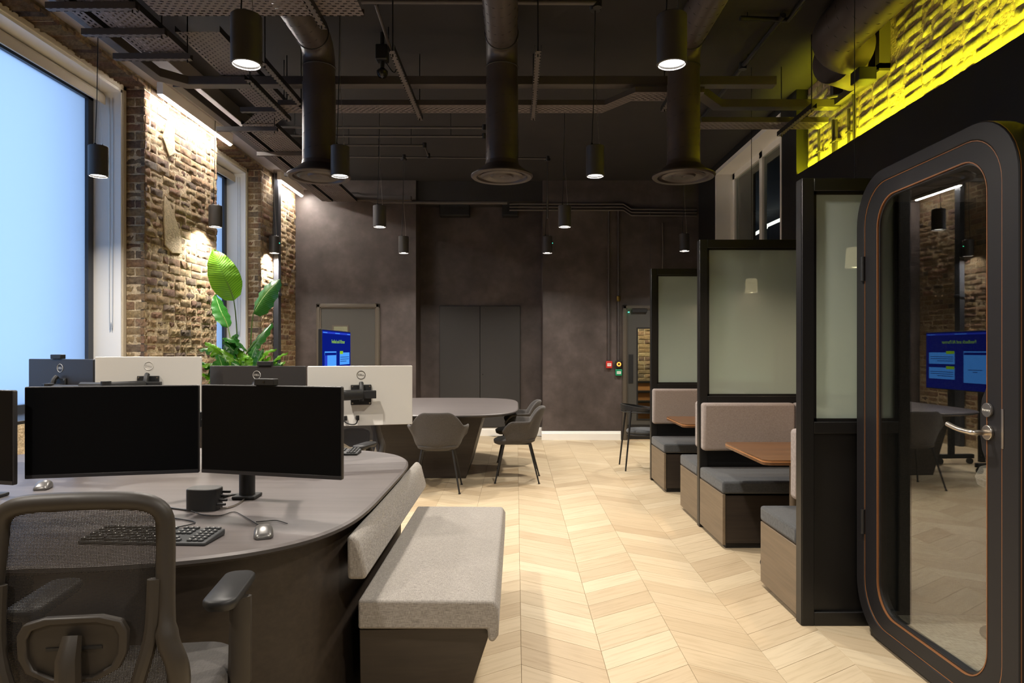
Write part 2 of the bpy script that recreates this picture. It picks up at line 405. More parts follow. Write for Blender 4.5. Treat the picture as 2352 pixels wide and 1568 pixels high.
# ---- floor with chevron planks
floor = struct(MB().box(-4.3, 3.4, YN, 11.4, -0.15, -0.012).build('floor', pbr('subfloor', S(120, 96, 66), 0.8), smooth=False), 'pale oak chevron floor')
CW, PITCH, SL, X0 = 0.372, 0.187, 0.655, 0.022
def plank_pts(sgn, gap=0.0012):
    """parallelogram plank local to its centre: x across the column, slope sgn"""
    hw = CW / 2 - gap / 2; hp = PITCH / 2 - gap
    return [(-hw, -hp - sgn * SL * hw), (hw, -hp + sgn * SL * hw), (hw, hp + sgn * SL * hw), (-hw, hp - sgn * SL * hw)]
PUV = [(0, 0), (0.45, 0), (0.45, 0.15), (0, 0.15)]
pl_mesh = {}
for sg in (-1, 1):
    b = MB(); P = plank_pts(sg); e = 0.0009
    c = [(x * (1 - e / 0.18), y * (1 - e / 0.18)) for x, y in P]
    b.add([(x, y, -0.0125) for x, y in P] + [(x, y, -0.0012) for x, y in P] + [(x, y, 0) for x, y in c],
          [(0, 1, 5, 4), (1, 2, 6, 5), (2, 3, 7, 6), (3, 0, 4, 7), (4, 5, 9, 8), (5, 6, 10, 9), (6, 7, 11, 10), (7, 4, 8, 11), (8, 9, 10, 11)])
    b.uv = [PUV] * 9
    o = b.build('plank', M['plank'], smooth=False); pl_mesh[sg] = o.data; bpy.data.objects.remove(o)
cells = []
for k in range(-10, 9):
    xc = X0 + (k + 0.5) * CW; sg = -1 if k % 2 == 0 else 1
    if xc < -3.9 or xc > 3.0: continue
    for j in range(int((YN + 0.2) / PITCH), int(11.3 / PITCH)):
        yc = j * PITCH + 0.02
        inview = -0.3 < xc < 1.72 and 2.25 < yc < 10.5
        cells.append((0 if inview else 1, yc, xc, sg))
cells.sort()
stuff = MB(); stuff.uv = []; stuff.tone = []
for i, (nv, yc, xc, sg) in enumerate(cells):
    if i < 300 and nv == 0:
        o = bpy.data.objects.new('plank', pl_mesh[sg]); COL.objects.link(o); o.parent = floor; o.location = (xc, yc, 0)
    else:
        stuff.add([(x + xc, y + yc, 0) for x, y in plank_pts(sg)], [(0, 1, 2, 3)]); stuff.uv.append(PUV); stuff.tone.append(RNG.random())
tag(stuff.build('planks', M['plank'], floor, smooth=False), 'remaining oak chevron planks', kind='stuff')

# ---- bricks
def brick_var(L, D, Hh, seed):
    r = random.Random(seed); b = MB(); nx, nz = (6, 3)
    front = []
    for j in range(nz + 1):
        for i in range(nx + 1):
            u, w = i / nx, j / nz
            ed = min(u, 1 - u) * L < 0.004 or min(w, 1 - w) * Hh < 0.004
            y = -(0.0 if ed else 0.006 + r.uniform(-0.005, 0.005))
            x = (u - 0.5) * L + r.uniform(-0.004, 0.004); z = (w - 0.5) * Hh + r.uniform(-0.003, 0.003)
            front.append((x, y, z))
    fs = [(j * (nx + 1) + i, j * (nx + 1) + i + 1, (j + 1) * (nx + 1) + i + 1, (j + 1) * (nx + 1) + i) for j in range(nz) for i in range(nx)]
    b.add(front, fs)
    # border back to the wall
    loop = [i for i in range(nx + 1)] + [j * (nx + 1) + nx for j in range(1, nz + 1)] + [nz * (nx + 1) + i for i in range(nx - 1, -1, -1)] + [j * (nx + 1) for j in range(nz - 1, 0, -1)]
    n0 = len(b.v); b.v += [(b.v[i][0], D, b.v[i][2]) for i in loop]
    m = len(loop); b.f += [(loop[(k + 1) % m], loop[k], n0 + k, n0 + (k + 1) % m) for k in range(m)]
    return b
BL, BH, BD = 0.218, 0.066, 0.03
BV = {}
def brick_meshes(mat, key):
    out = {}
    for nm, L in (('s', BL), ('h', 0.104)):
        out[nm] = []
        for q in range(4):
            o = brick_var(L, BD, BH, (11 if nm == 's' else 57) + q * 7).build('brick', mat, smooth=True, angle=70)
            out[nm].append(o.data); bpy.data.objects.remove(o)
    BV[key] = out
brick_meshes(M['brick'], 'b'); brick_meshes(M['ybrick'], 'y')
def brick_face(origin, rz, length, z0, z1, seed, bond='mix'):
    """list of (kind, centre, rz, xscale)"""
    r = random.Random(seed); res = []; ca, sa = math.cos(rz), math.sin(rz)
    n = int((z1 - z0) / 0.0765); pz = (z1 - z0) / n
    for j in range(n):
        z = z0 + (j + 0.5) * pz; u = 0.0
        headers = (j % 2 == 1)
        while u < length - 0.03:
            if bond == 'ret': nm = 'h' if headers else 's'
            else: nm = 'h' if (u == 0 and headers) or r.random() < 0.22 else 's'
            L = BL if nm == 's' else 0.104
            Lr = min(L, length - u)
            if Lr < 0.03: break
            if bond == 'ret': Lr = length if not headers else (length - 0.01) / 2
            uc = u + Lr / 2
            pr = r.uniform(-0.004, 0.006)
            res.append((nm, Vector((origin[0] + ca * uc + sa * pr, origin[1] + sa * uc - ca * pr, z)), rz, Lr / L))
            u += Lr + 0.011
    return res
def lay(parent, lst, key, cap=300, order=None):
    if order: lst.sort(key=order)
    r = random.Random(3); rest = MB(); rest.tone = []
    for i, (nm, c, rz, sx) in enumerate(lst):
        me = r.choice(BV[key][nm])
        if i < cap:
            o = bpy.data.objects.new('brick', me); COL.objects.link(o); o.parent = parent
            o.location = c - parent.location; o.rotation_euler = (0, 0, rz); o.scale = (sx, 1, 1)
        else:
            mt = Matrix.Translation(c) @ Matrix.Rotation(rz, 4, 'Z') @ Matrix.Diagonal((sx, 1, 1, 1)); t = r.random()
            rest.add([mt @ v.co for v in me.vertices], [tuple(p.vertices) for p in me.polygons]); rest.tone += [t] * len(me.polygons)
    if rest.v:
        tag(rest.build('bricks', M['brick'] if key == 'b' else M['ybrick'], parent, smooth=False), 'remaining bricks of the same wall', kind='stuff')

# ---- left wall: spandrels, piers, lintels
W1, W2 = (3.2, 6.29), (7.82, 9.15)
wl = MB()
wl.box(XL - 0.7, XL, YN, W1[0], 0, CEIL)                      # near plain part
wl.box(XLR - 0.5, XL - 0.02, W1[0], W1[1], 0, 0.88)
wl.box(XLR - 0.5, XL - 0.02, W2[0], W2[1], 0, 0.88)
wl.box(XLR - 0.5, XL - 0.015, W1[0], W1[1], 3.84, CEIL)
wl.box(XLR - 0.5, XL - 0.015, W2[0], W2[1], 3.84, CEIL)
wall_left = struct(wl.build('wall_left', M['mortar'], smooth=False), 'old stock brick wall with tall windows')
# rough soldier bricks on edge along the window heads
r = random.Random(11)
for (a, b_) in (W1, W2):
    y = a + 0.05
    while y < b_ - 0.04:
        me = r.choice(BV['b']['s']); o = bpy.data.objects.new('brick', me); COL.objects.link(o); o.parent = wall_left
        o.location = (-3.50 + r.uniform(-0.012, 0.02), y, 3.835 + r.uniform(-0.012, 0.008)); o.rotation_euler = (math.pi / 2 + r.uniform(-.05, .05), math.pi / 2, math.pi / 2 + r.uniform(-.08, .08)); o.rotation_euler = (-math.pi / 2, 0, math.pi / 2 * 0 + r.uniform(-.08, .08)); y += 0.078
for k, (ya, yb, zb) in enumerate(((W1[1], W2[0], 1.22), (W2[1], YB, 1.0))):
    pier = struct(MB().box(XLR - 0.5, XL - 0.012, ya + 0.012, yb - (0.012 if k == 0 else 0), 0, CEIL).build('brick_pier', M['mortar'], smooth=False),
                  ('raked stock brick pier between the two tall windows', 'narrow stock brick pier in the far left corner')[k])
    pier['kind'] = 'structure'
    fl = brick_face((XL - 0.012, ya, 0), math.pi / 2, yb - ya, zb, 3.88, 20 + k) + brick_face((XLR + 0.005, ya + 0.012, 0), 0, XL - XLR - 0.008, zb, 3.88, 30 + k, 'ret')
    if k == 0: fl += brick_face((XL - 0.012, yb - 0.012, 0), math.pi, 0.2, zb, 3.88, 33, 'ret')
    fl += brick_face((XL - 0.012, ya, 0), math.pi / 2, yb - ya, 0.1, zb, 40 + k)
    lay(pier, fl, 'b', 300, order=lambda t: -t[1].z)
    if k == 0:
        b = MB(); P = [(6.62, 2.66), (6.64, 2.42), (6.78, 2.36), (6.98, 2.38), (6.96, 2.56), (6.86, 2.7), (6.72, 2.86), (6.64, 2.9)]
        b.prism(P, XL - 0.01, XL + 0.005, lambda a, b2, d: (d, a, b2)); b.build('plaster_patch', M['patch'], pier, bevel=0.006)
        P = [(6.6, 3.45), (6.72, 3.3), (6.84, 3.36), (6.82, 3.6), (6.7, 3.66)]
        MB().prism(P, XL - 0.01, XL + 0.005, lambda a, b2, d: (d, a, b2)).build('plaster_patch', M['patch'], pier, bevel=0.006)
# windows
pane_m, nt, ns, lk, bs = new_mat('frosted_window_film'); ns.remove(bs)
tr = ns.new('ShaderNodeBsdfTranslucent'); tr.inputs[0].default_value = (0.93, 0.96, 1, 1)
rf = ns.new('ShaderNodeBsdfRefraction'); rf.inputs['Roughness'].default_value = 0.6; rf.inputs['IOR'].default_value = 1.3
mx = ns.new('ShaderNodeMixShader'); mx.inputs[0].default_value = 0.35; lk.new(tr.outputs[0], mx.inputs[1]); lk.new(rf.outputs[0], mx.inputs[2])
lk.new(mx.outputs[0], ns['Material Output'].inputs[0])
for k, (ya, yb) in enumerate((W1, W2)):
    w = thing('window_%d' % (k + 1), ('tall frosted window glowing blue behind the desks', 'narrow frosted window glowing blue behind the plant')[k], None, (XLR, (ya + yb) / 2, 0.88)); w['kind'] = 'structure'
    zt, xg = 3.82, -3.88
    t = MB(); t.box(XLR - 0.02, XLR + 0.03, yb - 0.055, yb - 0.001, 0.88, zt); t.box(XLR - 0.02, XLR + 0.03, ya + 0.001, ya + 0.055, 0.88, zt); t.box(XLR - 0.02, XLR + 0.03, ya, yb, zt - 0.05, zt)
    t.build('plaster_surround', M['offw'], w, bevel=0.006)
    j = MB(); j.box(xg, XLR + 0.02, yb - 0.075, yb - 0.056, 0.9, zt - 0.05); j.box(xg, XLR + 0.02, ya + 0.056, ya + 0.075, 0.9, zt - 0.05); j.box(xg, XLR + 0.02, ya + 0.056, yb - 0.056, zt - 0.075, zt - 0.05)
    j.build('white_reveal', M['white'], w)
    MB().box(-4.0, XL - 0.03, ya, yb, 0.86, 0.905).build('sill', M['black'], w, bevel=0.004)
    fr = MB(); fr.box(xg - 0.03, xg + 0.03, yb - 0.15, yb - 0.075, 0.9, zt - 0.07); fr.box(xg - 0.03, xg + 0.03, ya + 0.075, ya + 0.15, 0.9, zt - 0.07)
    fr.box(xg - 0.03, xg + 0.03, ya + 0.07, yb - 0.07, 0.9, 0.97); fr.box(xg - 0.03, xg + 0.03, ya + 0.07, yb - 0.07, zt - 0.16, zt - 0.07)
    fr.build('frame', M['winframe'], w)
    MB().box(xg - 0.006, xg, ya + 0.1, yb - 0.1, 0.92, zt - 0.1).build('pane', pane_m, w, smooth=False)
    ou = MB(); ou.box(xg - 0.4, xg - 0.05, yb - 0.1, yb + 0.1, 0.6, 4.2); ou.box(xg - 0.4, xg - 0.05, ya - 0.1, ya + 0.1, 0.6, 4.2)
    ou.build('outer_reveal', M['mortar'], w, smooth=False)
    b = MB(); b.tube([(-3.78, ya + 0.08, zt - 0.125), (-3.78, yb - 0.09, zt - 0.125)], 0.045, 14); b.box(-3.735, -3.725, ya + 0.09, yb - 0.1, zt - 0.2, zt - 0.125)
    b.build('roller_blind', M['offw'], w)
    MB().tube(smooth_path([(-3.70, yb - 0.085, zt - 0.13), (-3.70, yb - 0.083, 1.75), (-3.685, yb - 0.083, 1.65), (-3.67, yb - 0.083, 1.75), (-3.67, yb - 0.085, zt - 0.13)], 5), 0.0025, 6).build('blind_chain', M['steel'], w)

# ---- back wall with recess
bw = MB(); bw.box(-4.3, -1.56, YB, YB + 0.9, 0, CEIL); bw.box(-1.56, 0.41, YR, YR + 0.4, 0, CEIL)
bw.box(0.41, 1.70, YB, YB + 0.12, 0, CEIL); bw.box(1.70, 2.60, YB, YB + 0.12, 2.06, CEIL); bw.box(2.60, 3.4, YB, YB + 0.12, 0, CEIL); bw.box(0.41, 0.5, YB + 0.12, YR, 0, CEIL)
struct(bw.build('wall_back', M['wallplaster'], smooth=False), 'mottled brown plaster wall at the far end')
bw = MB(); bw.box(-1.56, 0.41, YB + 0.06, YR, 3.72, CEIL); struct(bw.build('wall_back_beam', M['ceil'], smooth=False), 'dark beam over the recess in the far wall')
def skirt(name, x0, x1, y):
    P = [(0, 0), (-0.022, 0), (-0.022, 0.1), (-0.016, 0.108), (-0.016, 0.118), (-0.008, 0.135), (0, 0.138)]
    return struct(MB().prism(P, x0, x1, lambda a, b, d: (d, y + a, b)).build(name, M['white'], smooth=False), 'white moulded skirting board')
skirt('baseboard_back', 0.39, 1.62, YB); skirt('baseboard_recess', -1.56, 0.41, YR); skirt('baseboard_corner', -2.1, -1.56, YB)
# cupboard doors in the recess
cb = thing('wall_cupboard', 'flush grey double-door cupboard set in the recessed wall', 'cupboard', (-0.59, YR, 0))
MB().box(-1.25, 0.065, YR - 0.012, YR - 0.002, 0.14, 2.115).build('carcass', M['black'], cb)
for xa, xb in ((-1.243, -0.594), (-0.586, 0.058)):
    d = MB().box(xa, xb, YR - 0.032, YR - 0.012, 0.145, 2.108).build('door', M['cup'], cb, bevel=0.002)
MB().tube([(-0.545, YR - 0.034, 1.0), (-0.545, YR - 0.030, 1.0)], 0.012, 12).build('lock', M['black'], cb)
# left door
def door(name, label, x0, x1, ztop, vis, handle_side):
    d = thing(name, label, None, ((x0 + x1) / 2, YB, 0)); d['kind'] = 'structure'
    fw = 0.075
    f = MB()
    for (w0, w1, dp) in ((0, fw, 0.028), (0.012, fw - 0.018, 0.04)):
        f.box(x0 + w0, x0 + w1, YB - dp, YB - 0.001, 0, ztop - w0); f.box(x1 - w1, x1 - w0, YB - dp, YB - 0.001, 0, ztop - w0); f.box(x0 + w0, x1 - w0, YB - dp, YB - 0.001, ztop - w1, ztop - w0)
    f.build('door_frame', M['frame'], d, bevel=0.005)
    a, b, c0, c1 = vis; xi, xj = x0 + fw, x1 - fw; y0, y1 = YB - 0.012, YB - 0.002
    l = MB(); l.box(xi, a, y0, y1, 0.01, ztop - fw); l.box(b, xj, y0, y1, 0.01, ztop - fw); l.box(a, b, y0, y1, 0.01, c0); l.box(a, b, y0, y1, c1, ztop - fw)
    lf = l.build('door_leaf', M['door'], d, smooth=False)
    bd = MB(); bd.box(a - 0.02, a, y0 - 0.008, y1, c0 - 0.02, c1 + 0.02); bd.box(b, b + 0.02, y0 - 0.008, y1, c0 - 0.02, c1 + 0.02); bd.box(a, b, y0 - 0.008, y1, c0 - 0.02, c0); bd.box(a, b, y0 - 0.008, y1, c1, c1 + 0.02)
    bd.build('vision_bead', M['frame'] if handle_side < 0 else M['black'], d)
    MB().box(a, b, y1 - 0.006, y1 - 0.003, c0, c1).build('vision_pane', M['glass'], d, smooth=False)
    return d
d1 = door('door_1', 'grey door with small vision panel behind the tilted display', -3.10, -2.115, 2.115, (-2.835, -2.62, 1.2, 1.76), -1)
MB().box(-2.86, -2.6, YB - 0.0025, YB - 0.0005, 1.18, 1.78).build('glow_sheet', emit('lit_room_glow', S(230, 205, 165), 0.6), d1, smooth=False)  # emissive sheet just behind the pane, glowing in place of a lit room
d2 = door('door_2', 'dark grey door with long vision panel onto brick stairs', 1.645, 2.63, 2.095, (1.885, 2.2, 0.33, 1.725), 1)
MB().box(1.74, 1.81, YB - 0.02, YB - 0.0115, 0.88, 1.33).build('pull_plate', M['rubber'], d2, bevel=0.004)
MB().box(1.79, 2.02, YB - 0.06, YB - 0.012, 1.975, 2.03).build('door_closer', M['black'], d2, bevel=0.006)
MB().lathe([(0.0, 0), (0.012, 0.0), (0.012, 0.01), (0.0, 0.01)], 10, (1.735, YB - 0.06, 1.975)).build('green_light', M['led_g'], d2)
MB().box(1.72, 2.555, YB - 0.016, YB - 0.0115, 0.02, 0.24).build('kick_plate', M['black'], d2)
# stair lobby seen through the vision panel
lob = MB(); lob.box(1.0, 4.0, 12.7, 12.8, 0.0, 3.0); lobby = struct(lob.build('wall_lobby', M['mortar'], smooth=False), 'stock brick wall of the stair lobby behind the door')
lay(lobby, brick_face((1.7, 12.69, 0), 0, 1.4, 0.72, 2.3, 77), 'b', 300)
lb = MB(); lb.box(0.9, 1.0, YB + 0.12, 12.8, 0, 3); lb.box(4.0, 4.1, YB + 0.12, 12.8, 0, 3); lb.box(0.9, 4.1, YB + 0.12, 12.8, 3, 3.1); lb.box(3.4, 4.1, YB + 0.05, YB + 0.14, 0, 3.1)
struct(lb.build('wall_lobby_side', M['offw'], smooth=False), 'pale side walls of the stair lobby')
st = thing('stair_flight', 'oak stair treads seen through the door panel', 'stairs', (2.4, 12.2, 0))
for i in range(5):
    MB().box(1.6, 3.2, 11.6 + i * 0.22, 12.66, 0.001 + i * 0.165, i * 0.165 + 0.135).build('riser', M['oak_line'], st)
    MB().box(1.58, 3.22, 11.57 + i * 0.22, 12.66, i * 0.165 + 0.1355, i * 0.165 + 0.165).build('tread', M['black'], st)
ll = bpy.data.lights.new('lobby_lamp', 'AREA'); ll.energy = 120; ll.size = 0.4; ll.color = (1, 0.82, 0.6)
lo = thing('lobby_ceiling_lamp', 'square ceiling lamp lighting the stair lobby', 'lamp', (2.2, 11.5, 2.95))
MB().box(2.0, 2.4, 11.3, 11.7, 2.96, 3.0).build('housing', M['white'], lo); l_ = bpy.data.objects.new('lamp_light', ll); COL.objects.link(l_); l_.parent = lo

# ---- right side: black wall, brick strip, window
wr = MB(); wr.box(XR, XR + 0.02, YN, 6.9, 0, 3.165)
wr.box(XR, 3.4, 6.9, 7.28, 0, CEIL); wr.box(XR, 3.4, 9.70, YB + 0.12, 0, CEIL); wr.box(XR, 3.4, 7.28, 9.70, 0, 1.0); wr.box(XR, 3.4, 7.28, 9.70, 3.93, CEIL)
struct(wr.build('wall_right', M['blackwall'], smooth=False), 'matt black wall behind the booths and the phone pod')
wbk = struct(MB().box(2.95, 3.4, YN, 6.9, 0, CEIL).build('wall_right_brick', M['mortar'], smooth=False), 'pale brick strip lit yellow above the black wall')
fl = brick_face((2.95, 6.9, 0), -math.pi / 2, 6.2, 3.08, 3.98, 55)
fl = [t for t in fl if not (5.3 < t[1].y < 6.25 and t[1].z > 3.66)]
lay(wbk, fl, 'y', 300)
cv = thing('cove_light', 'yellow LED strip hidden along the top of the black wall', 'light', (2.89, 3.5, 3.08))
MB().box(2.862, 2.902, 0.2, 6.885, 3.06, 3.075).build('channel', M['black'], cv)
MB().box(2.868, 2.896, 0.2, 6.885, 3.0755, 3.079).build('led_tape', M['cove'], cv, smooth=False)
w3 = thing('window_3', 'white framed dark window high on the right wall', None, (XR, 8.5, 1.0)); w3['kind'] = 'structure'
b = MB(); xg = 3.09
b.box(XR - 0.004, xg, 9.66, 9.702, 1.0, 3.93); b.box(XR - 0.004, xg, 7.278, 7.32, 1.0, 3.93); b.box(XR - 0.004, xg, 7.3, 9.68, 3.88, 3.935); b.box(XR - 0.004, xg, 7.3, 9.68, 1.0, 1.04)
b.build('white_reveal', M['white'], w3)
b = MB()
for ya, yb in ((7.32, 7.40), (8.50, 8.60), (9.58, 9.66)): b.box(xg - 0.03, xg + 0.03, ya, yb, 1.04, 3.88)
b.box(xg - 0.03, xg + 0.03, 7.32, 9.66, 3.80, 3.88); b.box(xg - 0.03, xg + 0.03, 7.32, 9.66, 1.04, 1.12)
b.build('frame', M['white'], w3)
for ya, yb in ((7.40, 8.50), (8.60, 9.58)): MB().box(xg - 0.003, xg + 0.003, ya, yb, 1.12, 3.80).build('pane', M['glass'], w3, smooth=False)
rm = MB(); rm.box(8.0, 8.1, 7.0, 18, 0, 4.3); rm.box(3.4, 8.1, 18, 18.1, 0, 4.3); rm.box(3.4, 8.1, 6.9, 18.1, 4.2, 4.3); rm.box(3.4, 8.1, 6.9, 18.1, -0.1, 0.0); rm.box(3.4, 8.1, 6.9, 7.0, 0, 4.3); rm.box(4.11, 4.2, 10.7, 18, 0, 0.1)
struct(rm.build('wall_next_room', M['ceil'], smooth=False), 'dark neighbouring room behind the right window')
for i, (p, q, Xd) in enumerate((((1728, 541), (1760, 522), 5.2), ((1760, 519), (1800, 501), 5.2))):
    Pa, Pb = [V(Xd, Xd * F / (px - CX), H + Xd * (CY - py) / (px - CX)) for px, py in (p, q)]
    o = MB().tube([Pa, Pb], 0.035, 8).build('tube_light', M['strip2']); tag(o, ('shorter tube light glimpsed through the left pane of the right window', 'longer tube light glimpsed through the right pane of the right window')[i], 'light', 'tube lights in the next room')
struct(MB().box(-4.3, 3.4, YN - 0.15, YN, 0, CEIL).build('wall_front_added', M['wallplaster'], smooth=False), 'unseen brown wall added behind the camera to keep sky light out')  # unseen closing wall, added so sky light does not leak in

# ------------------------------------------------------------------ pendant lamps
LR, LH, LZ = 0.07, 0.23, 2.73
def pendant(loc, label, led=None, kind='v'):
    p = thing('pendant_lamp', label, 'lamp', (loc[0], loc[1], LZ), 0, 'black cylinder pendant lamps')
    return p
proto = thing('pendant_lamp', 'proto', 'lamp', (0, 0, LZ), 0, 'black cylinder pendant lamps')
MB().lathe([(LR - 0.006, 0.0), (LR, 0.002), (LR, LH - 0.004), (LR - 0.004, LH), (0.0, LH), (0.0, LH - 0.01), (LR - 0.008, LH - 0.012), (LR - 0.008, 0.0)], 32, caps=False).build('shade', M['lamp'], proto, world=False)
MB().lathe([(0.0, 0.014), (LR - 0.009, 0.014), (LR - 0.009, 0.020), (0.0, 0.020)], 32, caps=False).build('diffuser', M['lampdisc'], proto, world=False)
MB().lathe([(0.0, LH - 0.001), (0.01, LH - 0.001), (0.008, LH + 0.025), (0.003, LH + 0.03)], 10, (-0.025, 0, 0)).build('cable_gland', M['rubber'], proto, world=False)
MB().lathe([(0.0, LH - 0.001), (0.006, LH - 0.001), (0.006, LH + 0.018), (0.002, LH + 0.02)], 10, (0.03, 0, 0)).build('wire_grip', M['steel'], proto, world=False)
MB().tube([(-0.025, 0, LH + 0.025), (-0.012, 0, LH + 0.35), (0, 0, CEIL - LZ - 0.001)], 0.0035, 6).build('cable', M['rubber'], proto, world=False)
MB().tube([(0.03, 0, LH + 0.018), (0.004, 0, LH + 0.45), (0.004, 0, CEIL - LZ - 0.001)], 0.0012, 6).build('suspension_wire', M['steel'], proto, world=False)
MB().lathe([(0.0, CEIL - LZ - 0.03), (0.04, CEIL - LZ - 0.03), (0.045, CEIL - LZ - 0.0005), (0.0, CEIL - LZ - 0.0005)], 16).build('ceiling_rose', M['rubber'], proto, world=False)
ld = bpy.data.lights.new('lamp_light', 'AREA'); ld.shape = 'DISK'; ld.size = 0.11; ld.energy = LAMP_W; ld.color = LAMP_C; ld.spread = math.radians(142)
lo_ = bpy.data.objects.new('lamp_light', ld); COL.objects.link(lo_); lo_.parent = proto; lo_.location = (0, 0, 0.008)
YA, YBB, YC, YD = 3.19, 5.24, 7.40, 9.40
def px_lamp(px, Y): return ((px - CX) / F * Y, Y)
LAMPS = [(px_lamp(566, YA), 'large black cylinder pendant nearest the camera over the monitors', 0), (px_lamp(1543, YA), 'large black cylinder pendant on the right in front of the right duct', 0),
 (px_lamp(226, YBB), 'black cylinder pendant in front of the big blue window', -1), (px_lamp(781, YBB), 'black cylinder pendant overlapping the left round diffuser', 0), (px_lamp(1367, YBB), 'black cylinder pendant between the middle and right diffusers', 0),
 (px_lamp(495, YC), 'black cylinder pendant just above the tall banana leaf', 0), (px_lamp(872, YC), 'black cylinder pendant above the left grey door', 0), (px_lamp(1297, YC), 'black cylinder pendant in front of the right part of the far wall', 0),
 (px_lamp(630, YD), 'small black cylinder pendant in front of the dark downpipe', 1), (px_lamp(927, YD), 'small black cylinder pendant beside the left edge of the wall recess', 0),
 (px_lamp(1257, YD), 'small black cylinder pendant with green light at the recess edge', 1), (px_lamp(1572, YD - 0.2), 'small black cylinder pendant above the third booth screen', 0),
 ((-2.1, 1.25), 'unseen black cylinder pendant added to light the office chair side', 0), ((0.8, 1.15), 'unseen black cylinder pendant added to light the near aisle floor', 0),  # unseen pendants, placed for the light they give chair and floor
 ((-1.1, -1.0), 'unseen black cylinder pendant added behind the camera on the desk side', 0), ((0.9, -1.0), 'unseen black cylinder pendant added behind the camera on the pod side', 0), ((-3.2, 3.19), 'black cylinder pendant beside the near end of the big window', 0)]  # the two behind the camera are unseen repeats added for their light
for i, ((x, y), lab, led) in enumerate(LAMPS):
    o = proto if i == 0 else copy_tree(proto)
    o.location = (x, y, LZ); o['label'] = lab
    if led:
        q = MB().lathe([(0.0, -0.006), (0.005, -0.003), (0.005, 0.003), (0.0, 0.006)], 10, (led * (LR + 0.001), 0, LH * 0.6), caps=False).build('emergency_led', M['led_g'], o, world=False)

# LED tube fittings on the soffit
for i, (ya, yb) in enumerate(((6.32, 7.88), (9.5, 10.5))):
    s = thing('led_strip', ('long LED tube grazing the brick pier between the windows', 'LED tube in the far left corner above the door')[i], 'light', (-3.3, (ya + yb) / 2, 3.8), 0, 'LED tubes on the window soffit')
    MB().box(-3.328, -3.272, ya, yb, 3.766, 3.879).build('housing', M['white'], s)
    MB().tube([(-3.3, ya + 0.01, 3.768), (-3.3, yb - 0.01, 3.768)], 0.02, 12).build('tube', M['strip'], s)

# ------------------------------------------------------------------ ducts
def arc(c, r, a0, a1, n, fn): return [fn(c[0] + r * math.cos(math.radians(a0 + (a1 - a0) * k / n)), c[1] + r * math.sin(math.radians(a0 + (a1 - a0) * k / n))) for k in range(n + 1)]
YDU, DR, ZD = 5.45, 0.125, 2.77
def helix(axis_pts, r, pitch, n=14):
    """thin raised spiral seam along straight axis a->b"""
    a, b = Vector(axis_pts[0]), Vector(axis_pts[1]); t = (b - a); L = t.length; t.normalize()
    u = t.orthogonal().normalized(); w = t.cross(u); N = int(L / pitch * n)
    return [a + t * (L * k / N) + (u * math.cos(2 * math.pi * k / n) + w * math.sin(2 * math.pi * k / n)) * r for k in range(N + 1)]
for i, (px, lab) in enumerate(((733, 'round duct with disc diffuser on the left beside the cable trays'), (1153, 'round duct with disc diffuser in the middle of the ceiling'), (1570, 'round duct with disc diffuser on the right near the booths'))):
    x = (px - CX) / F * YDU
    d = thing('ceiling_duct', lab, 'duct', (x, YDU, ZD), 0, 'drop ducts with disc diffusers')
    ZA = 3.84; R = 0.17
    path = [V(x, -1.0, ZA), V(x, YDU - R - 0.02, ZA)] + arc((YDU - R, ZA - R), R, 90, 0, 8, lambda a, b: V(x, a, b)) + [V(x, YDU, 3.5)]
    MB().tube(path, DR, 28).build('duct_run', M['duct'], d)
    MB().tube([V(x, YDU, 3.52), V(x, YDU, ZD + 0.12)], DR + 0.004, 28).build('drop', M['duct'], d)
    s = MB(); s.tube(helix((V(x, YDU, 3.5), V(x, YDU, ZD + 0.12)), DR + 0.0045, 0.13), 0.0022, 5); s.tube(helix((V(x, 1.2, ZA), V(x, YDU - R - 0.05, ZA)), DR + 0.0005, 0.13), 0.0022, 5)
    s.build('spiral_seam', M['seam'], d)
    for yy, zz in ((YDU - R - 0.02, ZA), (YDU, ZA - R - 0.02)):
        pts = [V(x + (DR + 0.002) * math.cos(t), yy + (0 if zz == ZA else (DR + 0.002) * math.sin(t)), zz + ((DR + 0.002) * math.sin(t) if zz == ZA else 0)) for t in [k * math.pi / 14 for k in range(28)]]
        MB().tube(pts, 0.006, 6, closed=True).build('collar', M['seam'], d)
    df = MB().lathe([(DR + 0.006, 0.13), (DR + 0.012, 0.1), (0.19, 0.055), (0.246, 0.022), (0.248, 0.012), (0.236, 0.0), (0.205, 0.004), (0.198, 0.022), (0.14, 0.06)], 44, (x, YDU, ZD), caps=False).build('diffuser', M['duct'], d)
    MB().lathe([(0.0, 0.03), (0.02, 0.012), (0.085, 0.006), (0.095, 0.02), (0.15, 0.002), (0.172, 0.012), (0.16, 0.03), (0.05, 0.06), (0.0, 0.062)], 44, (x, YDU, ZD), caps=False).build('cone', M['duct'], df)
d = thing('ceiling_duct', 'wide spiral duct turning into the yellow-lit brick wall', 'duct', (2.45, 5.3, 3.62))
path = [V(2.45, 0.0, 3.81), V(2.45, 5.1, 3.81)] + arc((2.45 + 0.42, 5.1), 0.42, 180, 110, 8, lambda a, b: V(a, b, 3.81))
MB().tube(path, 0.19, 30).build('duct_run', M['duct'], d)
MB().tube(helix((V(2.45, 2.5, 3.81), V(2.45, 5.1, 3.81)), 0.1905, 0.14), 0.0025, 5).build('spiral_seam', M['seam'], d)
MB().tube([V(2.62, 5.62, 3.81), V(2.93, 5.80, 3.81)], 0.21, 30).build('wall_spigot', M['duct'], d)
ff = MB(); ff.box(2.86, 2.948, 5.38, 5.44, 3.62, 4.0); ff.box(2.86, 2.948, 6.16, 6.22, 3.62, 4.0); ff.box(2.86, 2.948, 5.38, 6.22, 3.6, 3.66)
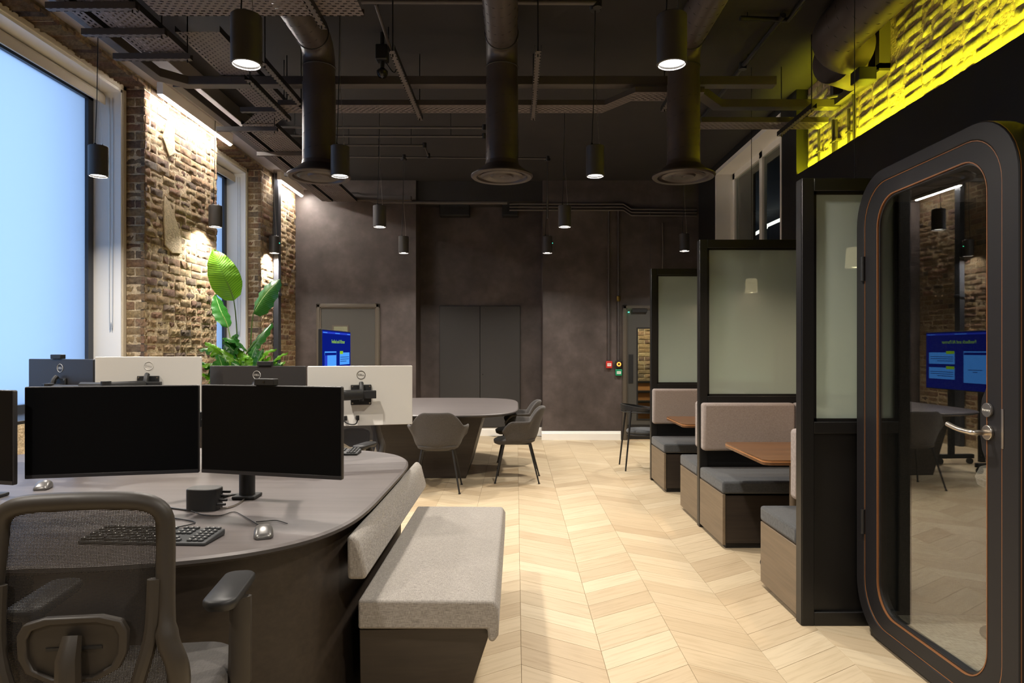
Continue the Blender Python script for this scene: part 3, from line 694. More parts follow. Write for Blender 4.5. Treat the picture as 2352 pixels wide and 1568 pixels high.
ff.build('wall_collar', M['strut'], d); MB().box(2.66, 2.8, 5.3, 5.44, 3.5, 3.6).build('actuator_box', M['black'], d, bevel=0.006)

# ------------------------------------------------------------------ cable trays, trunking, channels, pipes
def tray(label, x0, x1, y0, y1, z, along, h=0.045, group='perforated cable trays'):
    c = ((x0 + x1) / 2, (y0 + y1) / 2, z); t = thing('cable_tray', label, 'cable tray', c, 0, group)
    MB().box(x0, x1, y0, y1, z, z + 0.0015).build('tray_base', M['tray_y' if along == 'y' else 'tray_x'], t, smooth=False)
    if along == 'y': MB().box(x0 - 0.001, x0, y0, y1, z, z + h).build('side_flange', M['black'], t); MB().box(x1, x1 + 0.001, y0, y1, z, z + h).build('side_flange', M['black'], t)
    else: MB().box(x0, x1, y0 - 0.001, y0, z, z + h).build('side_flange', M['strut'], t); MB().box(x0, x1, y1, y1 + 0.001, z, z + h).build('side_flange', M['strut'], t)
    return t
tray('wide perforated cable tray running over the near monitors by the window', -2.72, -2.40, 1.0, 4.98, 3.56, 'y')
tray('perforated cable tray between the window soffit and the left duct', -2.45, -2.13, 4.9, 6.55, 3.68, 'y')
tray('far perforated cable tray running down to the left corner', -2.72, -2.40, 6.75, 10.3, 3.63, 'y')
tray('narrow perforated tray beside the soffit near the big window', -2.85, -2.77, 1.0, 4.72, 3.56, 'y')
tray('narrow far perforated tray beside the soffit above the plant', -2.85, -2.77, 6.9, 10.3, 3.63, 'y')
tray('perforated tray crossing at the top above the nearest pendant', -2.30, -0.98, 4.18, 4.40, 3.55, 'x')
tray('perforated tray crossing behind the three ducts', -2.05, 0.76, 5.86, 6.06, 3.50, 'x')
tray('perforated tray between the middle and right ducts', 0.98, 1.55, 5.62, 5.82, 3.52, 'x')
tray('perforated tray ending under the yellow-lit brick', 1.66, 2.80, 6.12, 6.32, 3.44, 'x')
jt = thing('cable_tray', 'angled perforated tray piece joining two crossing trays', 'cable tray', (0.87, 5.8, 3.5), 0, 'perforated cable trays')
MB().hexa([(0.76, 5.86, 3.50), (0.98, 5.62, 3.52), (0.98, 5.82, 3.52), (0.76, 6.06, 3.50), (0.76, 5.86, 3.502), (0.98, 5.62, 3.522), (0.98, 5.82, 3.522), (0.76, 6.06, 3.502)]).build('tray_base', M['tray_x'], jt, smooth=False)
MB().hexa([(0.76, 5.858, 3.50), (0.98, 5.618, 3.52), (0.98, 5.62, 3.52), (0.76, 5.86, 3.50), (0.76, 5.858, 3.545), (0.98, 5.618, 3.565), (0.98, 5.62, 3.565), (0.76, 5.86, 3.545)]).build('side_flange', M['strut'], jt)
jt = thing('cable_tray', 'sloping perforated tray drop beside the left duct', 'cable tray', (-2.4, 6.65, 3.56), 0, 'perforated cable trays')
MB().hexa([(-2.45, 6.5, 3.68), (-2.13, 6.5, 3.68), (-2.40, 6.78, 3.632), (-2.72, 6.78, 3.632), (-2.45, 6.5, 3.682), (-2.13, 6.5, 3.682), (-2.40, 6.78, 3.634), (-2.72, 6.78, 3.634)]).build('tray_base', M['tray_y'], jt, smooth=False)
MB().hexa([(-2.13, 6.5, 3.68), (-2.128, 6.5, 3.68), (-2.398, 6.78, 3.632), (-2.40, 6.78, 3.632), (-2.13, 6.5, 3.725), (-2.128, 6.5, 3.725), (-2.398, 6.78, 3.677), (-2.40, 6.78, 3.677)]).build('side_flange', M['black'], jt)
# box trunking
tk = thing('cable_trunking', 'dark box trunking running from the window soffit across behind the ducts', 'trunking', (0, 5.72, 3.6))
b = MB(); P = [(-2.95, 1.0), (-2.87, 1.0), (-2.87, 5.5), (-2.72, 5.66), (2.16, 5.66), (2.16, 5.76), (-2.78, 5.76), (-2.95, 5.58)]
b.loft([[(a, c, 3.60) for a, c in P], [(a, c, 3.67) for a, c in P]]); b.build('trunking_run', M['strut'], tk, bevel=0.003)
tk = thing('cable_trunking', 'dark box trunking along the soffit towards the far corner', 'trunking', (-2.95, 8.1, 3.6))
MB().box(-2.97, -2.89, 5.9, 10.35, 3.67, 3.74).build('trunking_run', M['strut'], tk, bevel=0.003)
MB().box(-2.97, -1.6, 10.35, 10.45, 3.67, 3.74).build('trunking_elbow', M['strut'], tk, bevel=0.003)
tk = thing('cable_trunking', 'box trunking ending under the yellow-lit brick', 'trunking', (2.3, 6.2, 3.6))
b = MB(); P = [(1.5, 5.86), (1.58, 5.8), (1.85, 6.14), (2.92, 6.14), (2.92, 6.24), (1.8, 6.24)]
b.loft([[(a, c, 3.585) for a, c in P], [(a, c, 3.655) for a, c in P]]); b.build('trunking_run', M['strut'], tk, bevel=0.003)
# slotted channels
def channel(label, a, b, w=0.041, h=0.041, rods=()):
    a, b = Vector(a), Vector(b); ay = abs(b.y - a.y) > abs(b.x - a.x)
    t = thing('slotted_channel', label, 'channel', tuple((a + b) / 2), 0, 'slotted support channels')
    if ay:
        MB().box(a.x - w / 2, a.x + w / 2, a.y, b.y, a.z, a.z + 0.002).build('web', M['strutp'], t, smooth=False); MB().box(a.x - w / 2 - .002, a.x - w / 2, a.y, b.y, a.z, a.z + h).build('flange', M['black'], t); MB().box(a.x + w / 2, a.x + w / 2 + .002, a.y, b.y, a.z, a.z + h).build('flange', M['black'], t)
    else:
        MB().box(a.x, b.x, a.y - w / 2, a.y + w / 2, a.z, a.z + 0.002).build('web', M['strutpx'], t, smooth=False); MB().box(a.x, b.x, a.y - w / 2 - .002, a.y - w / 2, a.z, a.z + h).build('flange', M['strut'], t); MB().box(a.x, b.x, a.y + w / 2, a.y + w / 2 + .002, a.z, a.z + h).build('flange', M['strut'], t)
    for (rx, ry) in rods: MB().tube([(rx, ry, a.z - 0.02), (rx, ry, CEIL - 0.001)], 0.005, 6).build('threaded_rod', M['black'], t)
for lab, yy, zz, x0, x1 in (('slotted cross channel at the very top left under the wide tray', 4.25, 3.515, -2.92, -2.36), ('slotted cross channel under the wide tray beside the near pendant', 4.6, 3.515, -2.92, -2.36), ('lowest slotted cross channel in front of the brick pier top', 4.96, 3.505, -2.92, -2.36),
     ('slotted cross channel at the end of the brick pier light', 6.66, 3.53, -2.92, -2.33), ('slotted cross channel beside the left diffuser', 7.7, 3.585, -2.92, -2.36), ('slotted cross channel above the sloping tray', 6.2, 3.555, -2.5, -2.08), ('far slotted cross channel near the corner', 8.6, 3.585, -2.92, -2.36)):
    channel(lab, (x0, yy, zz), (x1, yy, zz), rods=((x1 - 0.03, yy),))
for lab, x, y0, y1, zz in (('slotted channel crossing under the trunking beside the left duct', -2.05, 5.2, 6.15, 3.455), ('slotted channel right of the left duct', -0.86, 4.7, 6.12, 3.455), ('slotted channel right of the middle duct', 0.15, 4.7, 6.12, 3.455),
     ('slotted channel beside the right duct', 1.28, 5.4, 5.95, 3.475), ('slotted channel under the tray near the yellow brick', 2.465, 5.65, 6.4, 3.40), ('short slotted channel left of the left duct', -1.86, 5.0, 5.95, 3.50), ('slotted channel over the nearest crossing tray', -1.27, 4.0, 4.5, 3.51)):
    channel(lab, (x, y0, zz), (x, y1, zz), rods=((x, y0 + 0.05), (x, y1 - 0.05)))
# sprinkler pipes
def pipe(name, label, cat, pts, r, mat=None, group=None, fit=()):
    t = thing(name, label, cat, tuple(Vector(pts[0])), 0, group)
    MB().tube(pts, r, 12).build('run', mat or M['strut'], t)
    if name == 'service_pipe':
        a, b = Vector(pts[0]), Vector(pts[1])
        for q in (0.15, 0.85):
            p = a.lerp(b, q); MB().tube([(p.x, p.y, p.z), (p.x, p.y, CEIL - 0.001)], 0.004, 6).build('hanger', M['black'], t)
    for p in fit:
        MB().lathe([(0.0, -0.03), (r * 1.8, -0.03), (r * 1.8, 0.03), (0.0, 0.03)], 12, p).build('fitting', M['black'], t)
    return t
def az(px, py, Z):   # point on a horizontal plane above the eye
    Y = F * (Z - H) / (CY - py); return V((px - CX) / F * Y, Y, Z)
pipe('service_pipe', 'upper thin pipe between the left and middle ducts', 'pipe', [az(600, 292, 3.78), az(1112, 293, 3.78)], 0.014, group='ceiling pipes', fit=(az(1112, 293, 3.78),))
pipe('service_pipe', 'second thin pipe between the left and middle ducts', 'pipe', [az(600, 312, 3.78), az(1112, 313, 3.78)], 0.014, group='ceiling pipes', fit=(az(1112, 313, 3.78),))
pipe('service_pipe', 'short pipe with valve right of the left diffuser', 'pipe', [az(770, 333, 3.8), az(975, 334, 3.8), az(985, 362, 3.8)], 0.013, group='ceiling pipes', fit=(az(975, 334, 3.8), az(984, 358, 3.8)))
pipe('service_pipe', 'long far pipe dropping beside the right pendants', 'pipe', [az(800, 360, 3.8), az(1258, 364, 3.8), az(1258, 364, 3.8) + V(0, 0, -0.75)], 0.012, group='ceiling pipes', fit=(az(928, 361, 3.8), az(1258, 364, 3.8)))
pipe('service_pipe', 'pipe along the very top beside the middle duct', 'pipe', [az(830, 3, 3.86), az(1378, 6, 3.86)], 0.018, group='ceiling pipes', fit=(az(1372, 8, 3.86),))
pipe('service_pipe', 'diagonal conduit running to the ceiling camera', 'pipe', [az(862, 8, 3.9), az(897, 112, 3.9)], 0.012, group='ceiling pipes')
pipe('service_pipe', 'conduit along the ceiling right of the right duct', 'pipe', [az(1800, 35, 3.98), az(1706, 152, 3.98), az(1560, 340, 3.98)], 0.02, M['black'], 'ceiling pipes', fit=(az(1706, 152, 3.98),))
pipe('service_pipe', 'pair of ceiling conduits near the yellow-lit ceiling', 'pipe', [az(1700, 42, 3.98), az(1810, 46, 3.98), az(1870, -30, 3.98)], 0.02, M['black'], 'ceiling pipes')
cm = thing('ceiling_camera', 'black dome camera on a bracket left of the middle duct', 'camera', tuple(az(878, 150, 3.75)))
c = az(878, 150, 3.75)
MB().tube([c + V(0, 0, 0.27), c + V(0, 0, -0.02)], 0.018, 10).build('bracket', M['rubber'], cm); MB().box(c.x - 0.05, c.x + 0.05, c.y - 0.05, c.y + 0.05, c.z + 0.03, c.z + 0.16).build('junction_box', M['rubber'], cm, bevel=0.012)
MB().lathe([(0.0, -0.11), (0.03, -0.10), (0.045, -0.075), (0.048, -0.05), (0.03, -0.03), (0.0, -0.02)], 18, c, caps=False).build('dome', M['glossb'], cm)
MB().tube(smooth_path([c + V(0.04, 0, 0.15), c + V(0.12, 0, 0.05), c + V(0.1, 0, -0.06), c + V(0.03, 0, 0.02)]), 0.005, 6).build('cable', M['rubber'], cm)
# far-wall pipe bundle and conduits
for i, (dz_, lab) in enumerate(((0.0, 'upper conduit of the bundle along the far wall'), (0.045, 'middle conduit of the bundle along the far wall'), (0.09, 'lower conduit of the bundle along the far wall'))):
    y = YB - 0.04; P = [at(1170, 468 + i * 7, y), at(1432, 468 + i * 7, y), at(1450, 480 + i * 7, y), at(1600, 481 + i * 7, y)]
    pipe('wall_conduit', lab, 'conduit', P, 0.016, group='far wall conduits')
pipe('wall_conduit', 'thick pipe along the far wall over the left door', 'conduit', [at(735, 448, 10.5), at(822, 446, 10.5), at(862, 463, 10.5), at(1010, 465, 10.5), at(1165, 465, 10.5)], 0.03, group='far wall conduits')
pipe('wall_conduit', 'vertical conduit down to the red call point', 'conduit', [V((1398 - CX) / F * YB, YB - 0.025, 3.58), V((1398 - CX) / F * YB, YB - 0.025, 1.24)], 0.016, group='far wall conduits')
t = pipe('wall_conduit', 'vertical conduit with brass joint down to the green release', 'conduit', [V((1420 - CX) / F * YB, YB - 0.025, 3.58), V((1420 - CX) / F * YB, YB - 0.025, 1.24)], 0.017, group='far wall conduits')
MB().lathe([(0, -0.05), (0.03, -0.04), (0.034, 0), (0.03, 0.04), (0, 0.05)], 12, (at(1420, 686, YB).x, YB - 0.03, at(1420, 686, YB).z)).build('joint', pbr('brass', S(120, 96, 40), 0.35, metal=0.8), t)
for py in (480 + 75, 616, 770):
    for px in (1398, 1420): p = at(px, py, YB); MB().box(p.x - 0.028, p.x + 0.028, YB - 0.018, YB, p.z - 0.008, p.z + 0.008).build('clip', M['strut'], t)
pipe('wall_conduit', 'short bare copper conduit above the third booth screen', 'conduit', [at(1522, 512, 10.55), at(1523, 570, 10.55), at(1521, 660, 10.55)], 0.012, M['frame'], 'far wall conduits')
pipe('wall_conduit', 'thin cable hanging beside the third booth screen', 'conduit', [at(1493, 482, 8.6), at(1493, 640, 8.6)], 0.003, M['strut'], 'far wall conduits')
for i, (px, lab) in enumerate(((1045, 'left black speaker box high in the wall recess'), (1172, 'right black speaker box high in the wall recess'))):
    p = at(px, 480, 11.0); t = thing('wall_speaker', lab, 'speaker', (p.x, YR, p.z), 0, 'recess speaker boxes')
    MB().box(p.x - (0.24 if i == 0 else 0.13), p.x + (0.24 if i == 0 else 0.13), 10.9, YR - 0.001, p.z - 0.12, p.z + 0.08).build('cabinet', M['blackwall'], t, bevel=0.01)
    MB().lathe([(0.0, -0.004), (0.07, -0.004), (0.075, 0.004), (0.0, 0.004)], 20).build('cone', M['black'], t, world=False).location = (0, -0.224, -0.02); t.children[-1].rotation_euler = (math.pi / 2, 0, 0)
# downpipe on the far pier
dp = thing('downpipe', 'dark square downpipe on the far left brick pier', 'pipe', (-3.36, 9.62, 0))
MB().box(-3.408, -3.335, 9.57, 9.68, 0.0, 3.87).build('pipe_run', M['winframe'], dp, bevel=0.006); MB().box(-3.408, -3.33, 9.56, 9.69, 2.16, 2.2).build('joint_collar', M['winframe'], dp, bevel=0.004)
# riser conduits on the yellow-lit brick
for i, (px, py0, lab) in enumerate(((1882, 290, 'leftmost riser conduit on the yellow-lit brick'), (1915, 275, 'second riser conduit on the yellow-lit brick'), (1922, 275, 'third riser conduit on the yellow-lit brick'), (1951, 250, 'fourth riser conduit on the yellow-lit brick'))):
    Y = F * 2.915 / (px - CX)
    t = pipe('riser_conduit', lab, 'conduit', [V(2.91, Y, 3.14), V(2.91, Y, H + 2.915 * (CY - py0) / (px - CX))], 0.013, M['strut'], 'riser conduits')
    MB().box(2.895, 2.945, Y - 0.03, Y + 0.03, 3.3, 3.315).build('clip', M['strut'], t)
t = pipe('riser_conduit', 'bent riser conduit curving onto the trunking end', 'conduit', smooth_path([V(2.91, 5.88, 3.14), V(2.91, 5.88, 3.55), V(2.9, 5.92, 3.62), V(2.88, 6.05, 3.66), V(2.8, 6.15, 3.67)]), 0.014, M['strut'], 'riser conduits')

# ------------------------------------------------------------------ alarm points
def callbox(name, label, px, py, w, h, mat, lab=True):
    p = at(px, py, YB); t = thing(name, label, 'call point', (p.x, YB, p.z), 0)
    MB().box(p.x - w / 2, p.x + w / 2, YB - 0.05, YB - 0.001, p.z - h / 2, p.z + h / 2).build('box', mat, t, bevel=0.008)
    if lab: MB().box(p.x - w * 0.32, p.x + w * 0.32, YB - 0.053, YB - 0.05, p.z - h * 0.22, p.z + h * 0.2).build('label_plate', M['paper'], t)
    return t
t = callbox('call_point', 'red fire alarm call point on the far wall', 1398.5, 837, 0.095, 0.11, M['red'])
text('lettering', 'FIRE', 0.028, M['red'], t, (0, -0.0535, 0.0), (math.pi / 2, 0, 0))
t = callbox('call_point', 'green emergency door release beside the dark door', 1420.5, 855, 0.1, 0.1, M['green'])
text('lettering', 'EXIT', 0.026, M['green'], t, (0, -0.0535, 0.0), (math.pi / 2, 0, 0))
t = callbox('door_sensor', 'black exit button with glowing orange ring', 1420.5, 836, 0.09, 0.11, M['rubber'], False)
MB().tube([(0.026 * math.cos(a), -0.052, 0.026 * math.sin(a)) for a in [k * math.pi / 10 for k in range(20)]], 0.007, 6, closed=True).build('light_ring', M['led_o'], t, world=False)

# ------------------------------------------------------------------ bench desk
def boat(cx, cy, hx, hy, n=96):
    """rounded boat outline: bowed long sides, near-straight ends"""
    P = []
    for k in range(n):
        t = 2 * math.pi * k / n; c, s = math.cos(t), math.sin(t); e = 0.42
        x = hx * math.copysign(abs(c) ** e, c); y = hy * math.copysign(abs(s) ** e, s)
        y *= 1.0 - 0.10 * (abs(x) / hx) ** 2.2
        P.append((cx + x, cy + y))
    return P
def desk_top(parent, cx, cy, hx, hy):
    P = boat(cx, cy, hx, hy); n = len(P)
    def off(d): return [(cx + (x - cx) * (1 - d / hx), cy + (y - cy) * (1 - d / hy)) for x, y in P]
    b = MB(); b.loft([[(x, y, 0.74) for x, y in off(0.012)], [(x, y, 0.733) for x, y in off(0.002)]], cap=False)
    b.add([(x, y, 0.74) for x, y in off(0.012)], [tuple(range(n))]); b.build('desk_top', M['deskw'], parent, angle=20)
    b = MB(); b.loft([[(x, y, 0.733) for x, y in off(0.002)], [(x, y, 0.722) for x, y in off(0.0)], [(x, y, 0.705) for x, y in off(0.03)]], cap=False)
    b.add([(x, y, 0.705) for x, y in off(0.03)], [tuple(range(n))[::-1]]); b.build('edge_band', M['desk_edge'], parent, angle=25)
DX, DY, HX, HY = -1.95, 3.33, 1.34, 1.27
desk = thing('bench_desk', 'large grey-brown boat-shaped desk carrying the monitors', 'desk', (DX, DY, 0))
desk_top(desk, DX, DY, HX, HY)
P = [p for p in boat(DX, DY, HX - 0.035, HY - 0.10) if p[0] > -1.6]
P.sort(key=lambda p: math.atan2(p[1] - DY, p[0] + 1.6))
b = MB(); b.loft([[(x, y, 0.001) for x, y in P], [(x, y, 0.7045) for x, y in P]]); b.build('end_pedestal', M['dwood'], desk, angle=30)
MB().box(-2.7, -2.6, 2.9, 3.8, 0.001, 0.7045).build('centre_leg', M['dwood'], desk); MB().box(-3.1, -3.0, 2.5, 4.1, 0.001, 0.7045).build('end_leg', M['dwood'], desk)
# upholstered bench on its end
bn = thing('upholstered_bench', 'pale grey upholstered bench against the desk end', 'bench', (-0.35, 3.36, 0))
MB().hexa([(-0.598, 2.62, 0.001), (-0.20, 2.68, 0.001), (-0.20, 4.02, 0.001), (-0.598, 4.08, 0.001), (-0.598, 2.6, 0.335), (-0.095, 2.62, 0.335), (-0.095, 4.08, 0.335), (-0.598, 4.1, 0.335)]).build('base', M['dwood'], bn, bevel=0.003)
P = [(-0.598, 0.345), (-0.11, 0.345), (-0.105, 0.30), (-0.085, 0.295), (-0.068, 0.32), (-0.066, 0.42), (-0.085, 0.452), (-0.598, 0.455)]
MB().prism(P, 2.575, 4.13, lambda a, b2, d: (a, d, b2)).build('seat_cushion', M['fab_l'], bn, bevel=0.014, seg=3)
P = [(-0.602, 0.55), (-0.54, 0.545), (-0.532, 0.57), (-0.556, 0.665), (-0.575, 0.695), (-0.596, 0.70), (-0.605, 0.68)]
bk = MB().prism([(a - 0.04, b2) for a, b2 in [(-0.60, 0.53), (-0.53, 0.53), (-0.528, 0.56), (-0.556, 0.67), (-0.572, 0.692), (-0.59, 0.70), (-0.602, 0.685)]], 2.58, 4.30, lambda a, b2, d: (a, d, b2))
bk.build('back_cushion', M['fab_l'], bn, bevel=0.014, seg=3)

# ------------------------------------------------------------------ monitors
MW, MH, MT = 0.612, 0.357, 0.018
def arm_pole(parent, p_loc):
    pass
def monitor(label, left, right, ztop, back, shell, logo_mat, cam=None, group=None, tilt=0.0, vesa=True):
    """left/right: plan points of the edges as the camera sees them; back=True when the rear faces the camera"""
    l, r_ = Vector((*left, 0)), Vector((*right, 0)); c = (l + r_) / 2; d = (r_ - l); ang = math.atan2(d.y, d.x); w = d.length
    t = thing('monitor', label, 'monitor', (c.x, c.y, ztop - MH), ang, group)
    s = 1 if not back else -1     # local -y faces the camera
    hw = w / 2
    MB().prism(rrect(-hw, hw, 0, MH, 0.006, 3), -MT / 2, MT / 2, lambda a, b2, dd: (a, dd, b2)).build('shell', shell, t, world=False, bevel=0.003)
    if not back:
        MB().box(-hw + 0.004, hw - 0.004, -MT / 2 - 0.0008, -MT / 2 - 0.0002, 0.016, MH - 0.004).build('screen', M['screen'], t, world=False, smooth=False)
        MB().box(-hw + 0.002, hw - 0.002, -MT / 2 - 0.002, -MT / 2 - 0.0002, 0.001, 0.015).build('chin', M['bezel'], t, world=False, bevel=0.002)
        MB().prism(rrect(-0.14, 0.14, 0.03, 0.31, 0.02, 4), MT / 2, MT / 2 + 0.03, lambda a, b2, dd: (a, dd, b2)).build('rear_hump', shell, t, world=False, bevel=0.01)
        yb = MT / 2 + 0.03; sg = 1
    else:
        y0 = -MT / 2
        lg = MB().tube([(0.024 * math.cos(k * math.pi / 14), y0 - 0.0012, 0.303 + 0.024 * math.sin(k * math.pi / 14)) for k in range(28)], 0.0016, 5, closed=True).build('logo_ring', logo_mat, t, world=False)
        text('logo', 'DELL', 0.0165, logo_mat, t, (0, y0 - 0.0008, 0.303), (math.pi / 2, 0, 0))
        if shell is M['alu']:
            MB().box(-0.17, 0.13, y0 - 0.0015, y0 - 0.0002, 0.002, 0.066).build('port_recess', M['paper'], t, world=False, smooth=False)
            for q in (-0.09, -0.02): MB().box(q - 0.009, q + 0.009, y0 - 0.02, y0 - 0.001, 0.035, 0.062).build('plug', M['rubber'], t, world=False, bevel=0.002)
            MB().tube(smooth_path([(-0.02, y0 - 0.012, 0.036), (-0.035, y0 - 0.02, 0.012), (-0.08, y0 - 0.022, 0.018), (-0.13, y0 - 0.02, 0.06), (-0.2, y0 - 0.02, 0.09)]), 0.004, 6).build('power_cable', M['rubber'], t, world=False)
        yb = y0; sg = -1
    pl = MB().box(-0.06, 0.06, *sorted((yb + sg * 0.0005, yb + sg * 0.012)), 0.125, 0.245).build('vesa_plate', M['rubber'], t, world=False, bevel=0.003)
    for sx in (-0.05, 0.05):
        for sz in (0.135, 0.235): MB().tube([(sx, yb + sg * 0.011, sz), (sx, yb + sg * 0.014, sz)], 0.005, 8).build('screw', M['steel'], pl, world=False)
    if back: MB().box(-0.075, 0.085, yb - 0.062, yb - 0.03, 0.165, 0.212).build('arm_head', M['rubber'], t, world=False, bevel=0.003)
    hk = [(0.0, yb + sg * 0.02, 0.255), (0.0, yb + sg * 0.035, 0.24), (0.0, yb + sg * 0.05, 0.2), (0.0, yb + sg * 0.05, 0.15)]
    MB().tube(hk, [0.014, 0.014, 0.016, 0.014], 10).build('tilt_hinge', M['rubber'], t, world=False)
    MB().tube([(-0.012, yb + sg * 0.035, 0.235), (0.012, yb + sg * 0.035, 0.235)], 0.009, 10).build('hinge_bolt', M['steel'], t, world=False)
    if cam: 
        q = MB().box(cam - 0.045, cam + 0.045, -0.018, 0.015, MH + 0.0005, MH + 0.027); q.build('webcam', M['rubber'], t, world=False, bevel=0.003)
        if not back: MB().lathe([(0, -0.001), (0.005, -0.001), (0.005, 0.001), (0, 0.001)], 10).build('webcam_lens', M['glossb'], t, world=False).location = (cam, -0.0185, MH + 0.014); t.children[-1].rotation_euler = (math.pi / 2, 0, 0)
    return t
G1, G2 = 'front row monitors', 'rear row monitors'
mA = monitor('black screened monitor at the front left, facing the chair', (-1.902, 2.645), (-1.292, 2.785), 1.257, False, M['mon'], M['logo'], group=G1)
mB = monitor('black screened monitor at the front right with webcam', (-1.274, 2.775), (-0.664, 2.615), 1.259, False, M['mon'], M['logo'], cam=-0.02, group=G1)
mC = monitor('monitor cut off by the left picture edge', (-2.475, 2.72), (-1.885, 2.57), 1.248, False, M['mon'], M['logo'], group=G1)
mD = monitor('black monitor back with webcam at the far left', (-2.97, 4.17), (-2.445, 3.96), 1.345, True, M['mon'], M['logo'], cam=-0.03, group=G2)
mE = monitor('silver monitor back left of the plant', (-2.435, 3.95), (-1.862, 4.04), 1.36, True, M['alu'], M['logo'], group=G2)
mF = monitor('black monitor back in front of the plant', (-1.845, 4.12), (-1.240, 4.02), 1.304, True, M['mon'], M['logo'], cam=0.05, group=G2)
mG = monitor('silver monitor back at the right end of the desk', (-1.224, 4.0), (-0.636, 4.17), 1.304, True, M['alu'], M['logod'], group=G2)
# monitor arms: post clamped to the desk, two folding arms
def mount(label, post, targets, zt):
    t = thing('monitor_mount', label, 'monitor mount', (post[0], post[1], 0.74), 0, 'monitor mounts')
    MB().box(post[0] - 0.05, post[0] + 0.05, post[1] - 0.05, post[1] + 0.05, 0.741, 0.756).build('clamp', M['rubber'], t, bevel=0.004)
    MB().tube([(post[0], post[1], 0.755), (post[0], post[1], zt)], 0.034, 14).build('post', M['rubber'], t)
    for (mx_, my_, mz, ex) in targets:
        mid = V((post[0] + mx_) / 2 + ex[0], (post[1] + my_) / 2 + ex[1], mz)
        MB().tube([V(post[0], post[1], mz), mid], 0.022, 8, flat=1.3).build('lower_arm', M['rubber'], t)
        MB().tube([mid + V(0, 0, -0.03), mid + V(0, 0, 0.035)], 0.026, 12).build('elbow', M['rubber'], t)
        MB().tube([mid, V(mx_, my_, mz)], 0.02, 8, flat=1.5).build('upper_arm', M['rubber'], t)
    return t
def back_of(m, d): 
    a = m.rotation_euler.z; return (m.location.x - math.sin(a) * d, m.location.y + math.cos(a) * d, m.location.z + 0.19)
pB = onz(551, 1152, 0.74)
mount('black monitor arm post behind the dock and mouse', (pB.x, pB.y + 0.08), [(*back_of(mB, 0.07), (0.06, 0.1)), (*back_of(mA, 0.07), (0.0, 0.12))], 1.12)
mount('black monitor arm post behind the cut-off left monitor', (-2.35, 3.05), [(*back_of(mC, 0.07), (-0.1, 0.03))], 1.10)
mount('black monitor arm between the rear silver and black monitors', (-1.24, 3.86), [(*back_of(mG, -0.075), (-0.02, -0.09)), (*back_of(mF, -0.075), (0, -0.08))], 1.16)
mount('black monitor arm behind the left rear monitors', (-2.4, 3.76), [(*back_of(mE, -0.075), (0.02, -0.1)), (*back_of(mD, -0.075), (-0.02, -0.1))], 1.2)

# ------------------------------------------------------------------ desk clutter
def keyboard(label, c, rz):
    k = thing('keyboard', label, 'keyboard', (c[0], c[1], 0.7405), rz, 'keyboards')
    MB().hexa([(-0.222, -0.07, 0), (0.222, -0.07, 0), (0.222, 0.075, 0), (-0.222, 0.075, 0), (-0.222, -0.07, 0.012), (0.222, -0.07, 0.012), (0.222, 0.075, 0.022), (-0.222, 0.075, 0.022)]).build('case', M['keys'], k, world=False, bevel=0.004)
    me = MB().box(-0.0078, 0.0078, -0.0078, 0.0078, 0, 0.006).build('key', M['keys'], k, world=False, bevel=0.0015)
    pr = MB().box(-0.0025, 0.0025, 0.0, 0.004, 0.0062, 0.0064).build('key_print', M['keyprint'], me, world=False, smooth=False)
    first = True
    for row in range(6):
        y = 0.062 - row * 0.0235 + (0 if row else 0.004)
        for q in range(22):
            x = -0.208 + q * 0.0195
            if q in (14, 18) or (q in (15, 16, 17) and row in (3,)) or (q in (15, 17) and row == 4): continue
            if row == 5 and 4 <= q <= 8: continue
            o = me if first else me.copy()
            if not first: COL.objects.link(o); o.parent = k; o.scale = (1, 1, 1); pc = pr.copy(); COL.objects.link(pc); pc.parent = o
            o.location = (x, y, 0.0125 + (y + 0.07) * 0.069); first = False
        if row == 5:
            o = me.copy(); COL.objects.link(o); o.parent = k; o.location = (-0.208 + 6 * 0.0195, y, 0.0125 + (y + 0.07) * 0.069); o.scale = (5.6, 1, 1)
    return k
keyboard('black keyboard beside the mouse near the office chair', (-1.265, 2.375), math.radians(-3))
keyboard('black keyboard at the far side of the desk', (-1.22, 4.33), math.radians(2))
def mouse(label, c, rz):
    t = thing('computer_mouse', label, 'mouse', (c[0], c[1], 0.7405), rz, 'mice'); b = MB(); L = []
    for k in range(13):
        u = k / 12; y = -0.056 + 0.112 * u; w = 0.033 * (max(0.02, 1 - (2 * u - 0.9) ** 4 * 0.75)) ** 0.5; hh = 0.036 * max(0.12, math.sin(math.pi * (0.12 + 0.8 * (1 - u)))) 
        L.append([(w * math.copysign(abs(math.cos(a)) ** 0.7, math.cos(a)), y, 0.004 + hh * max(0, math.sin(a)) ** 0.8) for a in [math.pi * q / 12 for q in range(13)]] + [(-w * 0.9, y, 0.001), (w * 0.9, y, 0.001)])
    b.loft(L); b.build('body', M['mouse'], t, world=False, angle=60); MB().tube([(0, 0.022, 0.030), (0, 0.04, 0.026)], 0.004, 8).build('scroll_wheel', M['rubber'], t, world=False)
    return t
mouse('grey metallic mouse at the desk edge', (-0.898, 2.425), math.radians(20)); mouse('small mouse between the left monitors', (-2.25, 3.25), 0.3)
dk = thing('docking_station', 'small black oval docking station in front of the arm', 'dock', (-1.292, 2.83, 0.7405))
P = [(0.066 * math.copysign(abs(math.cos(t)) ** 0.5, math.cos(t)), 0.048 * math.copysign(abs(math.sin(t)) ** 0.6, math.sin(t))) for t in [2 * math.pi * k / 40 for k in range(40)]]
MB().loft([[(x, y, 0) for x, y in P], [(x, y, 0.086) for x, y in P]]).build('body', M['rubber'], dk, world=False); MB().loft([[(x * 0.99, y * 0.99, 0.0862) for x, y in P], [(x * 0.96, y * 0.96, 0.089) for x, y in P]]).build('lid', M['mon'], dk, world=False)
